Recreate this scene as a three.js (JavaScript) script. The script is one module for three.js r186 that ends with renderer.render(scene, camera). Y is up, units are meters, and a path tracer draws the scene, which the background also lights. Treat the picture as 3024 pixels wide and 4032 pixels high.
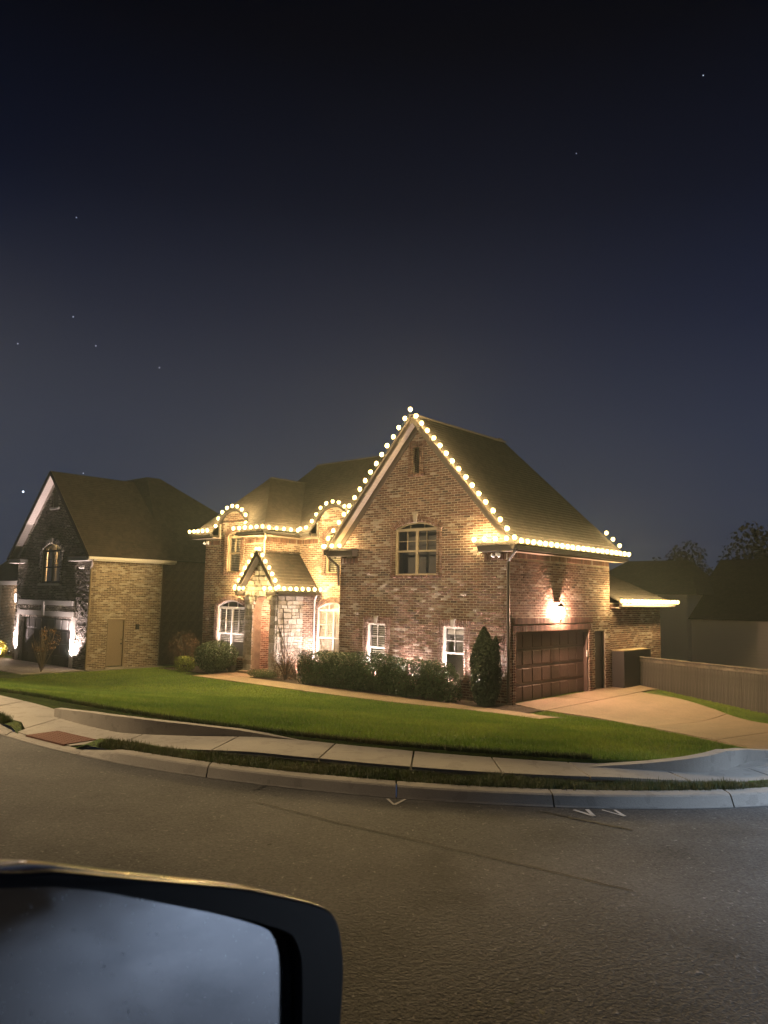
import * as THREE from 'three';
import { mergeGeometries } from 'three/addons/utils/BufferGeometryUtils.js';
import { RoundedBoxGeometry } from 'three/addons/geometries/RoundedBoxGeometry.js';

// ───────────────────────── camera, sky, exposure ─────────────────────────
const scene = new THREE.Scene();
const renderer = new THREE.WebGLRenderer({ antialias: true });
renderer.toneMapping = THREE.LinearToneMapping;
renderer.toneMappingExposure = 1.48;
renderer.shadowMap.enabled = true;
const D2R = Math.PI / 180;
const EYE = new THREE.Vector3(0, 2.05, 0);
const camera = new THREE.PerspectiveCamera(67.67, 0.75, 0.05, 900);
{
  const pitch = 6.4 * D2R, roll = 1.0 * D2R;
  const F = new THREE.Vector3(0, Math.sin(pitch), -Math.cos(pitch)), R0 = new THREE.Vector3(1, 0, 0), U0 = R0.clone().cross(F);
  const X = R0.clone().multiplyScalar(Math.cos(roll)).addScaledVector(U0, Math.sin(roll));
  const Y = U0.clone().multiplyScalar(Math.cos(roll)).addScaledVector(R0, -Math.sin(roll));
  camera.position.copy(EYE);
  camera.quaternion.setFromRotationMatrix(new THREE.Matrix4().makeBasis(X, Y, F.clone().negate()));
  camera.focus = 22; camera.userData.fStop = 9;
}
{ // night sky: air only, dark blue overhead, paler town glow near the horizon, the same all the way round
  const W = 64, Hh = 256, data = new Float32Array(W * Hh * 4);
  const stops = [[0, .0165, .0235, .046], [6, .0150, .0220, .045], [12, .0100, .0160, .038], [20, .0036, .0070, .0225], [28, .0008, .0024, .0100], [38, .0001, .0005, .0028], [60, .0001, .0002, .0009], [90, .0001, .0002, .0007]];
  for (let j = 0; j < Hh; j++) {
    const e = Math.max(0, ((j + .5) / Hh - .5) * 180);
    let k = 0; while (k < stops.length - 2 && e > stops[k + 1][0]) k++;
    const a = stops[k], b = stops[k + 1], t = (e - a[0]) / (b[0] - a[0]);
    for (let i = 0; i < W; i++) { const o = (j * W + i) * 4; for (let c = 0; c < 3; c++) data[o + c] = a[c + 1] + (b[c + 1] - a[c + 1]) * t; data[o + 3] = 1; }
  }
  const sky = new THREE.DataTexture(data, W, Hh, THREE.RGBAFormat, THREE.FloatType);
  sky.mapping = THREE.EquirectangularReflectionMapping; sky.magFilter = THREE.LinearFilter; sky.needsUpdate = true;
  scene.background = sky; scene.environment = sky;
}
scene.fog = new THREE.FogExp2(new THREE.Color().setRGB(.84, 1, .94), 0.0016);

// light strengths (candela) gathered here
const I_BULB = 3.7, C_BULB = new THREE.Color(1, .69, .29);
const I_UP = 58, C_UP = new THREE.Color(1, .80, .74);

// ───────────────────────── helpers ─────────────────────────
let seed = 12345;
function rnd() { seed = (seed + 0x6d2b79f5) | 0; let t = Math.imul(seed ^ (seed >>> 15), 1 | seed); t = (t + Math.imul(t ^ (t >>> 7), 61 | t)) ^ t; return ((t ^ (t >>> 14)) >>> 0) / 4294967296; }
const rr = (a, b) => a + (b - a) * rnd();
const clamp = (x, a, b) => Math.min(b, Math.max(a, x)), lerp = (a, b, t) => a + (b - a) * clamp(t, 0, 1);
const V = (x, y, z) => new THREE.Vector3(x, y, z);
const col = (r, g, b) => new THREE.Color().setRGB(r, g, b);
const taken = new Map();
function numbered(n) { const k = taken.get(n) || 0; taken.set(n, k + 1); return k ? n + '_' + String(k).padStart(3, '0') : n; }
function shadow(o) { o.castShadow = true; o.receiveShadow = true; return o; }
function tag(o, label, category, group) { o.userData.label = label; o.userData.category = category; if (group) o.userData.group = group; return o; }
function structure(o) { o.userData.kind = 'structure'; return o; }
function thing(name, label, category, pos, turn = 0, group) {
  const g = new THREE.Group(); g.name = numbered(name); g.position.copy(pos); g.rotation.y = turn; scene.add(g); tag(g, label, category, group); return g;
}
function part(name, geo, mat, parent) { const m = shadow(new THREE.Mesh(geo, mat)); m.name = name; parent.add(m); return m; }
function box(x0, x1, y0, y1, z0, z1) { const g = new THREE.BoxGeometry(x1 - x0, y1 - y0, z1 - z0); g.translate((x0 + x1) / 2, (y0 + y1) / 2, (z0 + z1) / 2); return metric(g); }
function metric(g) { // uv in metres from position and normal
  const p = g.attributes.position, n = g.attributes.normal, uv = new Float32Array(p.count * 2);
  for (let i = 0; i < p.count; i++) {
    const ax = Math.abs(n.getX(i)), ay = Math.abs(n.getY(i)), az = Math.abs(n.getZ(i));
    if (ay > ax && ay > az) { uv[2 * i] = p.getX(i); uv[2 * i + 1] = p.getZ(i); } else if (ax > az) { uv[2 * i] = p.getZ(i); uv[2 * i + 1] = p.getY(i); } else { uv[2 * i] = p.getX(i); uv[2 * i + 1] = p.getY(i); }
  }
  g.setAttribute('uv', new THREE.BufferAttribute(uv, 2)); return g;
}
function merge(list) { return mergeGeometries(list.map((g) => { const q = g.index ? g.toNonIndexed() : g; for (const k of Object.keys(q.attributes)) if (!['position', 'normal', 'uv'].includes(k)) q.deleteAttribute(k); return q; })); }
function tube(pts, r, seg = 6, n) { const c = new THREE.CatmullRomCurve3(pts, false, 'catmullrom', .1); return new THREE.TubeGeometry(c, n || Math.max(2, pts.length * 3), r, seg, false); }
function cyl(p, q, r0, r1, seg = 7) { const d = q.clone().sub(p), g = new THREE.CylinderGeometry(r1, r0, d.length(), seg); g.translate(0, d.length() / 2, 0); g.applyQuaternion(new THREE.Quaternion().setFromUnitVectors(V(0, 1, 0), d.normalize())); g.translate(p.x, p.y, p.z); return g; }
// slanted bar with rectangular section between two points, "up" given
function bar(p, q, w, h, up = V(0, 1, 0)) {
  const d = q.clone().sub(p), L = d.length(), g = new THREE.BoxGeometry(w, h, L); const z = d.normalize(), x = up.clone().cross(z).normalize(), y = z.clone().cross(x);
  metric(g); g.applyMatrix4(new THREE.Matrix4().makeBasis(x, y, z)); g.translate((p.x + q.x) / 2, (p.y + q.y) / 2, (p.z + q.z) / 2); return g;
}

// ───────────────────────── computed textures ─────────────────────────
function vnoise(seedv) {
  const T = new Float32Array(65536); let s = seedv | 0; for (let i = 0; i < 65536; i++) { s = (Math.imul(s, 1664525) + 1013904223) | 0; T[i] = ((s >>> 8) & 0xffff) / 65535; }
  return (x, y, per) => { // periodic value noise
    const xi = Math.floor(x), yi = Math.floor(y), fx = x - xi, fy = y - yi, u = fx * fx * (3 - 2 * fx), v = fy * fy * (3 - 2 * fy), m = (k) => ((k % per) + per) % per;
    const h = (a, b) => T[(m(a) * 131 + m(b) * 7919) & 65535];
    return (h(xi, yi) * (1 - u) + h(xi + 1, yi) * u) * (1 - v) + (h(xi, yi + 1) * (1 - u) + h(xi + 1, yi + 1) * u) * v;
  };
}
const s8 = (l) => Math.round(255 * (l <= .0031308 ? 12.92 * l : 1.055 * Math.pow(Math.max(l, 0), 1 / 2.4) - .055));
function texture(N, metres, seedv, fn, bump) { // fn(noise, u, v) -> [r,g,b,height] linear
  const n = vnoise(seedv), d = new Uint8Array(N * N * 4), h = new Uint8Array(N * N * 4);
  for (let j = 0; j < N; j++) for (let i = 0; i < N; i++) {
    const c = fn(n, i / N, j / N), o = (j * N + i) * 4;
    d[o] = s8(clamp(c[0], 0, 1)); d[o + 1] = s8(clamp(c[1], 0, 1)); d[o + 2] = s8(clamp(c[2], 0, 1)); d[o + 3] = 255;
    h[o] = h[o + 1] = h[o + 2] = Math.round(255 * clamp(c[3], 0, 1)); h[o + 3] = 255;
  }
  const mk = (a, srgb) => { const t = new THREE.DataTexture(a, N, N); t.wrapS = t.wrapT = THREE.RepeatWrapping; t.magFilter = THREE.LinearFilter; t.minFilter = THREE.LinearMipmapLinearFilter; t.repeat.set(1 / metres, 1 / metres); if (srgb) t.colorSpace = THREE.SRGBColorSpace; t.needsUpdate = true; return t; };
  return { map: mk(d, true), bumpMap: mk(h, false), bumpScale: bump };
}
const fbm = (n, u, v, f, o) => { let s = 0, a = .5, t = 0; for (let k = 0; k < o; k++) { s += a * n(u * f, v * f, f); t += a; a *= .5; f *= 2; } return s / t; };
const tAsphalt = texture(2048, 7, 11, (n, u, v) => {
  const fine = n(u * 1024, v * 1024, 1024), mid = n(u * 420, v * 420, 420), big = fbm(n, u, v, 5, 4), pat = fbm(n, u + .37, v, 14, 3);
  let b = .074 + .05 * (fine - .5) + .045 * (mid - .5) + .075 * (big - .5) + .05 * (pat - .5); const oil = fbm(n, u + .71, v + .13, 9, 3); if (oil > .66) b *= 1 - 2.2 * (oil - .66);
  const st = n(u * 300 + 17, v * 300 + 5, 300); if (st > .88) b += .16 * (st - .88) / .12; if (st < .06) b *= .55;
  return [b * 1.06, b, b * .93, .35 * fine + .45 * mid + (st > .88 ? .2 : 0)];
}, .006);
const tConcrete = texture(1024, 3, 23, (n, u, v) => {
  const f = n(u * 512, v * 512, 512), m = fbm(n, u, v, 6, 5), st = fbm(n, u + .5, v, 24, 2), b = .30 + .05 * (f - .5) + .12 * (m - .5) - (st > .68 ? .04 : 0);
  return [b * 1.1, b, b * .86, .6 * f + .4 * m];
}, .0025);
const tAggregate = texture(1024, 1.8, 31, (n, u, v) => {
  const f = n(u * 256, v * 256, 256), g = n(u * 150 + 3, v * 150, 150), m = fbm(n, u, v, 4, 4), b = .21 + .16 * (f - .5) + .1 * (g - .5) + .07 * (m - .5);
  return [b * 1.16, b * .86, b * .58, .5 * f + .5 * g];
}, .006);
const tGround = texture(1024, 4, 43, (n, u, v) => {
  const f = n(u * 340, v * 340, 340), m = fbm(n, u, v, 8, 4), d = fbm(n, u + .2, v + .6, 20, 2), b = .5 + .9 * (f - .5) + .5 * (m - .5);
  const dry = clamp((d - .6) * 4, 0, 1);
  return [lerp(.085, .14, dry) * b * 1.5, lerp(.145, .155, dry) * b * 1.5, .016 * b * 1.5, f];
}, .03);
const tShingle = texture(1024, 2.4, 53, (n, u, v) => {
  const f = n(u * 400, v * 400, 400), m = fbm(n, u, v, 5, 4), tab = n(Math.floor(u * 16) * 7.3, Math.floor(v * 17) * 3.1, 977), b = .031 + .022 * (f - .5) + .018 * (m - .5) + .02 * (tab - .5);
  return [b * 1.22, b * .95, b * .74, f];
}, .004);
const tMulch = texture(512, 1.2, 61, (n, u, v) => { const f = n(u * 90, v * 30, 30) * .5 + n(u * 128, v * 128, 128) * .5, b = .035 + .06 * (f - .4); return [b * 1.3, b * .9, b * .65, f]; }, .03);
const tStone = texture(512, .9, 71, (n, u, v) => { const m = fbm(n, u, v, 5, 5), f = n(u * 200, v * 200, 200), b = .40 + .3 * (m - .5) + .08 * (f - .5); return [b, b * .92, b * .82, m * .8 + .2 * f]; }, .012);
const tWood = texture(512, 1, 83, (n, u, v) => { const g = fbm(n, u * 1, v, 4, 3), f = n(u * 256, v * 12, 256), b = .5 + .5 * (f - .5) + .6 * (g - .5); return [b, b, b, f]; }, .003);
const tBrick = texture(512, .5, 91, (n, u, v) => { const f = n(u * 170, v * 170, 170), m = fbm(n, u, v, 6, 4), b = .8 + .5 * (f - .5) + .7 * (m - .5); return [b, b, b, .5 * f + .5 * m]; }, .004);

const tSmear = texture(512, .34, 101, (n, u, v) => { const st = fbm(n, u * 1 + v * .0, v, 3, 4), wipe = fbm(n, u + v, v, 7, 3), d = n(u * 190, v * 190, 190); return [1, 1, 1, .04 + .10 * clamp((st - .45) * 3, 0, 1) + .10 * clamp((wipe - .55) * 4, 0, 1) + (d > .95 ? .3 : 0)]; }, 0);
const std = (o) => new THREE.MeshStandardMaterial(o);
const M = {
  asphalt: std({ ...tAsphalt, roughness: .82 }), concrete: std({ ...tConcrete, roughness: .9 }), aggregate: std({ ...tAggregate, roughness: .85 }),
  ground: std({ ...tGround, roughness: 1 }), mulch: std({ ...tMulch, roughness: 1 }), shingle: std({ ...tShingle, roughness: .95 }),
  mortar: std({ ...tBrick, color: col(.52, .45, .36), roughness: 1 }), mortarGrey: std({ ...tBrick, color: col(.42, .38, .34), roughness: 1 }),
  brickInst: std({ ...tBrick, color: col(1, 1, 1), roughness: .95 }),
  stone: [0, 1, 2, 3].map((k) => std({ ...tStone, color: col([1, .82, .9, .7][k], [1, .8, .87, .66][k], [1, .76, .85, .6][k]), roughness: .95 })),
  stoneJoint: std({ ...tStone, color: col(.5, .46, .4), roughness: 1 }),
  trimTan: std({ color: col(.42, .34, .24), roughness: .6 }), trimWhite: std({ color: col(.60, .56, .52), roughness: .55 }), gutter: std({ color: col(.022, .018, .015), roughness: .45 }), trimBrown: std({ color: col(.07, .052, .04), roughness: .55 }),
  soffit: std({ color: col(.30, .245, .20), roughness: .7 }), soffitWhite: std({ color: col(.70, .62, .58), roughness: .7 }),
  garage: std({ color: col(.085, .055, .044), roughness: .5, bumpMap: tWood.bumpMap, bumpScale: .002 }), garageDark: std({ color: col(.035, .03, .03), roughness: .45 }),
  doorDark: std({ color: col(.045, .038, .034), roughness: .4 }), doorTan: std({ color: col(.21, .16, .105), roughness: .6 }),
  metalDark: std({ color: col(.03, .028, .026), roughness: .5, metalness: .5 }), iron: std({ color: col(.02, .018, .017), roughness: .6 }),
  glass: new THREE.MeshPhysicalMaterial({ color: col(1, 1, 1), transmission: 1, roughness: .03, thickness: 0, ior: 1.5 }),
  roomDark: std({ color: col(.16, .145, .125), roughness: 1 }), roomPale: std({ color: col(.62, .52, .38), roughness: 1 }),
  slat: std({ color: col(.50, .47, .40), roughness: .7 }), curtain: std({ color: col(.62, .52, .34), roughness: 1 }), bedPole: std({ color: col(.3, .3, .3), roughness: .5, metalness: .8 }),
  bulb: std({ color: col(1, .9, .7), emissive: col(1, .74, .20), emissiveIntensity: 2.6, roughness: .3 }), cord: std({ color: col(.02, .05, .02), roughness: .7 }), socket: std({ color: col(.03, .05, .03), roughness: .6 }),
  lampGlow: std({ color: col(1, .95, .9), emissive: col(1, .82, .66), emissiveIntensity: 14, roughness: .4 }), spotGlow: std({ color: col(1, 1, 1), emissive: col(1, .86, .82), emissiveIntensity: 12, roughness: .4 }),
  fence: std({ ...tWood, color: col(.26, .225, .19), roughness: .9 }), fenceRail: std({ ...tWood, color: col(.24, .21, .18), roughness: .85 }),
  siding: std({ color: col(.74, .68, .66), roughness: .8 }), chalk: std({ color: col(.6, .56, .5), roughness: 1 }), tar: std({ color: col(.012, .011, .01), roughness: .7 }),
  tactile: std({ color: col(.17, .075, .05), roughness: .9 }), bark: std({ color: col(.075, .055, .042), roughness: 1 }), barkPale: std({ color: col(.17, .135, .10), roughness: 1 }),
  pot: std({ color: col(.03, .028, .026), roughness: .6 }), white: std({ color: col(.8, .78, .76), roughness: .5 }), plateGrey: std({ color: col(.36, .34, .33), roughness: .5 }),
};
const leafMat = (c, t = .25) => new THREE.MeshPhysicalMaterial({ color: c, roughness: .62, transmission: t, thickness: 0, side: THREE.DoubleSide, vertexColors: true, specularIntensity: .6 });
const L = { holly: leafMat(col(.042, .070, .026)), hedge: leafMat(col(.036, .064, .022), .15), cypress: leafMat(col(.035, .056, .024)), lime: leafMat(col(.22, .26, .035)), red: leafMat(col(.17, .085, .05)), dry: leafMat(col(.36, .21, .09)), cover: leafMat(col(.09, .12, .045)), tree: leafMat(col(.03, .038, .02)), yellow: leafMat(col(.40, .33, .05)), flower: leafMat(col(.6, .5, .3)) };

// ───────────────────────── site plan ─────────────────────────
const cSI = [-0.0009, -0.04524, 0.39473, -9.92341], cC0 = [-0.00023, -0.00062, -0.0539, 0.2574, -8.18759];
const poly = (c, x) => c.reduce((s, k) => s * x + k, 0), dpoly = (c, x) => c.slice(0, -1).reduce((s, k, i) => s * x + k * (c.length - 1 - i), 0);
const zIn = (x) => (x < -6 ? -13.73 + (x + 6) * .65 : x > 4 ? Math.min(-9.13, zCurb(x) - 1.12) : poly(cSI, x));
const zCurb = (x) => (x < -6 ? poly(cC0, -6) + (x + 6) * .7 : x > 5 ? poly(cC0, 5) - (x - 5) * .42 : poly(cC0, x));
const TH = 41.5 * D2R, O = V(3.74993, -1.05, -22.99256);
const RV = V(Math.sin(TH), 0, -Math.cos(TH)), LV = V(-Math.cos(TH), 0, -Math.sin(TH));
const HW = (a, b, h = 0) => V(O.x + LV.x * a + RV.x * b, O.y + h, O.z + LV.z * a + RV.z * b);  // a: along the front to the left, b: to the back
const toA = (x, z) => (x - O.x) * LV.x + (z - O.z) * LV.z, toB = (x, z) => (x - O.x) * RV.x + (z - O.z) * RV.z;
function ground(x, z) {
  const d = zIn(x) - z, D = x < 0 ? lerp(13, 9, (-x - 2) / 6) : x < 5 ? lerp(13, 11.3, (x - 2) / 3) : 20.43 + zIn(x), t = Math.max(0, d / D), k = .12;
  const s = t < 1 - k ? t : t > 1 + k ? 1 : 1 - (1 + k - t) ** 2 / (4 * k);
  const y0 = lerp(.2, .06, (x - 3.5) / .5), yf = -1.05; let y = y0 - (y0 - yf) * s; const a = toA(x, z);
  if (a > 16) y -= .3 * Math.min(1, (a - 16) / 3) * Math.min(1, t);
  if (x > 9.7) y -= Math.min(.8, (x - 9.7) * .13);
  return y;
}
const dips = (x) => .03 + .12 * clamp(Math.min(Math.abs(x + 4.55) - .75, 9) / 2.1, 0, 1);      // the walk dips to the street at the ramp
const walkY = (x) => Math.min(dips(x), x > 2.6 ? lerp(.15, .07, (x - 2.6) / 2) : .15);
const stripW = (x) => clamp(.66 - .055 * Math.max(0, x + .6) * 1.2 - .11 * Math.max(0, -1.4 - x), .24, .66);
const isRamp = (x) => x > -5.35 && x < -3.85;
const zOut = (x) => zCurb(x) - .24 - (isRamp(x) ? 0 : stripW(x));
const inDrive = (x, z, m = 0) => {
  const a = toA(x, z), b = toB(x, z);
  if (a < .1 && a > -1.4 - m && b > -.25 - 1.3 * clamp((-.2 - a) / 1.1, 0, 1) - m && b < 13) return true;
  const xl = z > -17.2 ? lerp(5.55, 5.9, (-11 - z) / 6) : lerp(5.9, 4.6, (-19.9 - z) / 2.1);
  return x > xl - m && x < 9.72 + m && a < -1.2;
};
const inWalk = (x, z, m = 0) => { const a = toA(x, z), b = toB(x, z); return a > -2.6 && a < 13.6 && b > -2.25 - m && b < -1.08 + m - (a > 11 ? -.9 : 0); };
const inBed = (x, z) => { const a = toA(x, z), b = toB(x, z); return a > -1.35 && a < 16.5 && b > (a < 0 ? -1.5 : a > 11 ? -1.6 : -1.12) && b < 2.2; };

// road, under everything and out past the frame
{
  const g = new THREE.PlaneGeometry(170, 90, 1, 1); g.rotateX(-Math.PI / 2); g.translate(0, 0, 27); metric(g);
  const xs = []; for (let x = -85; x <= 85; x += x > -8 && x < 8 ? .25 : 1.5) xs.push(x);
  const pos = [], idx = [], zf = 75;
  xs.forEach((x, i) => { pos.push(x, 0, zCurb(x) - .05, x, 0, Math.max(zCurb(x) + .6, -2), x, 0, zf); if (i) { const b = i * 3; idx.push(b - 3, b - 2, b, b - 2, b + 1, b, b - 2, b - 1, b + 1, b - 1, b + 2, b + 1); } });
  const r = new THREE.BufferGeometry(); r.setAttribute('position', new THREE.Float32BufferAttribute(pos, 3)); r.setIndex(idx); r.computeVertexNormals(); metric(r);
  const m = part('road', r, M.asphalt, scene); structure(m); m.userData.label = 'dark asphalt street in the foreground';
}
// lawn and all the ground behind it
function sheet(xs, zsOf, yOf) {
  const pos = [], idx = []; let n = 0;
  xs.forEach((x, i) => { const zs = zsOf(x); n = zs.length; zs.forEach((z) => pos.push(x, yOf(x, z), z)); if (i) for (let j = 0; j < n - 1; j++) { const b = i * n + j; idx.push(b - n, b, b - n + 1, b, b + 1, b - n + 1); } });
  const g = new THREE.BufferGeometry(); g.setAttribute('position', new THREE.Float32BufferAttribute(pos, 3)); g.setIndex(idx); g.computeVertexNormals();
  return metric(g);
}
const wob = vnoise(5);
{
  const xs = []; for (let x = -70; x <= 70; x += Math.abs(x) < 16 ? .3 : 2) xs.push(x);
  const ts = []; for (let k = 0; k <= 70; k++) ts.push(k < 50 ? k / 50 * 24 : 24 + (k - 49) * 3);
  const g = sheet(xs, (x) => [zIn(x) + .001, ...ts.map((t) => zIn(x) - t)], (x, z) => (z > zIn(x) ? -.15 : ground(x, z)) + (zIn(x) - z > .2 ? .018 * (wob(x * 1.3 + 80, z * 1.3 + 80, 500) - .5) : 0));
  const m = part('lawn', g, M.ground, scene); structure(m); m.userData.label = 'green mown lawn sloping from the sidewalk to the house';
}
// sidewalk base, curb, slabs
{
  const xs = []; for (let x = -14; x <= 16; x += .2) xs.push(x);
  const verge = sheet(xs, (x) => [zCurb(x) - .2, zCurb(x) - .45, zOut(x) - .06], (x, z) => (isRamp(x) ? .012 : .085 + .015 * wob(x * 9, z * 9, 800)));
  const m = part('verge', verge, M.ground, scene); structure(m); m.userData.label = 'narrow grass verge between curb and sidewalk';
  const under = sheet(xs, (x) => [zOut(x) + .05, zIn(x) - .02], (x) => walkY(x) - .03);
  const side = structure(part('sidewalk', under, M.tar, scene)); side.userData.label = 'pale concrete sidewalk of square slabs along the curb';
  // slabs, each a piece of its own
  const cuts = [-13.5, -12.1, -10.7, -9.3, -7.9, -6.6, -5.3, -3.5, -2.1, -.72, .36, 1.36, 2.3, 3.4, 4.6, 5.9, 7.2, 8.5, 9.8, 11.2, 12.6, 14];
  for (let i = 0; i < cuts.length - 1; i++) {
    const a = cuts[i] + .011, b = cuts[i + 1] - .011, pos = [], idx = [], nn = 6, sk = .09;
    for (let k = 0; k <= nn; k++) {
      const x = a + (b - a) * k / nn, lean = .22 * clamp((1.2 - x) / 3, -1, 1), z0 = zOut(x), z1 = zIn(x + lean) - .34 * clamp((x - 3.3) / .3, 0, 1), y = walkY(x), y1 = Math.min(walkY(x + lean) + .012, .19);
      pos.push(x, y - sk, z0, x, y, z0, x + lean, y1, z1, x + lean, y1 - sk, z1);
      if (k) { const q = k * 4; for (let j = 0; j < 3; j++) idx.push(q - 4 + j, q + j, q - 3 + j, q + j, q + j + 1, q - 3 + j); }
      if (k === 0) idx.push(0, 1, 2, 0, 2, 3); if (k === nn) { const q = k * 4; idx.push(q, q + 2, q + 1, q, q + 3, q + 2); }
    }
    const g = new THREE.BufferGeometry(); g.setAttribute('position', new THREE.Float32BufferAttribute(pos, 3)); g.setIndex(idx); const fl = g.toNonIndexed(); fl.computeVertexNormals();
    part('slab', metric(fl), M.concrete, side);
  }
  // curb: cast lengths with a battered face
  const curb = new THREE.Group(); curb.name = 'curb'; structure(curb); curb.userData.label = 'concrete curb cast in lengths along the street'; scene.add(curb);
  const ends = [-13, -10.5, -8, -5.35, -3.85, -1.95, .18, 1.75, 3.6, 5.6, 7.6, 9.6, 12, 15];
  for (let i = 0; i < ends.length - 1; i++) {
    const ramp = Math.abs(ends[i] + 5.35) < .01; const a = ends[i] + .008, b = ends[i + 1] - .008, pos = [], idx = [], nn = 12;
    for (let k = 0; k <= nn; k++) {
      const x = a + (b - a) * k / nn, z = zCurb(x), t = clamp(Math.min(Math.abs(x + 5.35), Math.abs(x + 3.85)) / .7, 0, 1), hh = ramp ? .014 : .02 + .095 * (x > -6.5 && x < -2.9 ? t : 1);
      const prof = [[.015, -.05], [.012, .006], [0, Math.min(.018, hh)], [-.06, hh - .016], [-.085, hh - .003], [-.11, hh], [-.24, hh + .004], [-.24, -.05]];
      prof.forEach(([dz, y]) => pos.push(x, y, z + dz));
      const m = prof.length; if (k) { const q = k * m; for (let j = 0; j < m - 1; j++) idx.push(q - m + j, q + j, q - m + j + 1, q + j, q + j + 1, q - m + j + 1); }
      if (k === 0 || k === nn) { const q = k * m; for (let j = 1; j < m - 1; j++) k ? idx.push(q, q + j, q + j + 1) : idx.push(q, q + j + 1, q + j); }
    }
    const g = new THREE.BufferGeometry(); g.setAttribute('position', new THREE.Float32BufferAttribute(pos, 3)); g.setIndex(idx); const fl = g.toNonIndexed(); fl.computeVertexNormals();
    part('curb_length', metric(fl), M.concrete, curb);
  }
  // brick-red tactile pad of the ramp, with its domes
  const pad = thing('tactile_pad', 'brick red tactile paving pad at the curb ramp', 'tactile pad', V(-4.45, .02, zCurb(-4.45) - .5), Math.atan2(-dpoly(cC0, -4.45), 1) * -1);
  pad.rotation.y = -Math.atan(dpoly(cC0, -4.45)); part('pad', box(-.5, .5, 0, .022, -.24, .24), M.tactile, pad);
  { const gs = []; for (let i = 0; i < 14; i++) for (let j = 0; j < 7; j++) { const g = new THREE.CylinderGeometry(.011, .018, .006, 6); g.translate(-.45 + i * .068, .025, -.2 + j * .068); gs.push(g); } const m = part('domes', merge(gs), M.tactile, pad); m.userData.kind = 'stuff'; }
}
// low concrete back-curbs that hold the lawn where the walk dips
function wallAlong(name, label, pts, hs, w = .13) {
  const c = new THREE.CatmullRomCurve3(pts), n = 40, pos = [], idx = [];
  for (let k = 0; k <= n; k++) {
    const t = k / n, p = c.getPoint(t), d = c.getTangent(t), nx = d.z, nz = -d.x, f = t * (hs.length - 1), i = Math.min(hs.length - 2, Math.floor(f)), h = hs[i] + (hs[i + 1] - hs[i]) * (f - i), y = p.y;
    const pr = [[-.5, -.2], [-.5, h - .02], [-.36, h], [.5, h], [.5, -.2]];
    pr.forEach(([s, yy]) => pos.push(p.x + nx * s * w * -1, y + yy, p.z + nz * s * w * -1));
    const m = pr.length; if (k) { const q = k * m; for (let j = 0; j < m - 1; j++) idx.push(q - m + j, q + j, q - m + j + 1, q + j, q + j + 1, q - m + j + 1); }
    if (k === 0 || k === n) { const q = k * m; for (let j = 1; j < m - 1; j++) k ? idx.push(q, q + j, q + j + 1) : idx.push(q, q + j + 1, q + j); }
  }
  const g = new THREE.BufferGeometry(); g.setAttribute('position', new THREE.Float32BufferAttribute(pos, 3)); g.setIndex(idx); const fl = g.toNonIndexed(); fl.computeVertexNormals();
  const m = part(numbered(name), metric(fl), M.concrete, scene); return tag(m, label, 'retaining curb');
}
const P2 = (x, z, y = 0) => V(x, y, z);
wallAlong('retaining_curb', 'low tapering concrete curb holding the lawn behind the ramp landing', [P2(-5.25, -12.75), P2(-4.4, -11.95), P2(-3.6, -11.35), P2(-2.7, -10.95), P2(-1.9, -10.7), P2(-1.05, -10.42)], [.17, .24, .27, .26, .23, .16], .14);
wallAlong('retaining_curb', 'pale concrete curb wing curling from the sidewalk up the driveway edge', [P2(2.4, -9.12, .05), P2(3.1, -9.1, .05), P2(3.66, -9.14, .05), P2(4.08, -9.4, .04), P2(4.6, -10.0, 0), P2(5.35, -10.7, -.02)], [.11, .17, .235, .27, .22, .1], .16);

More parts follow.
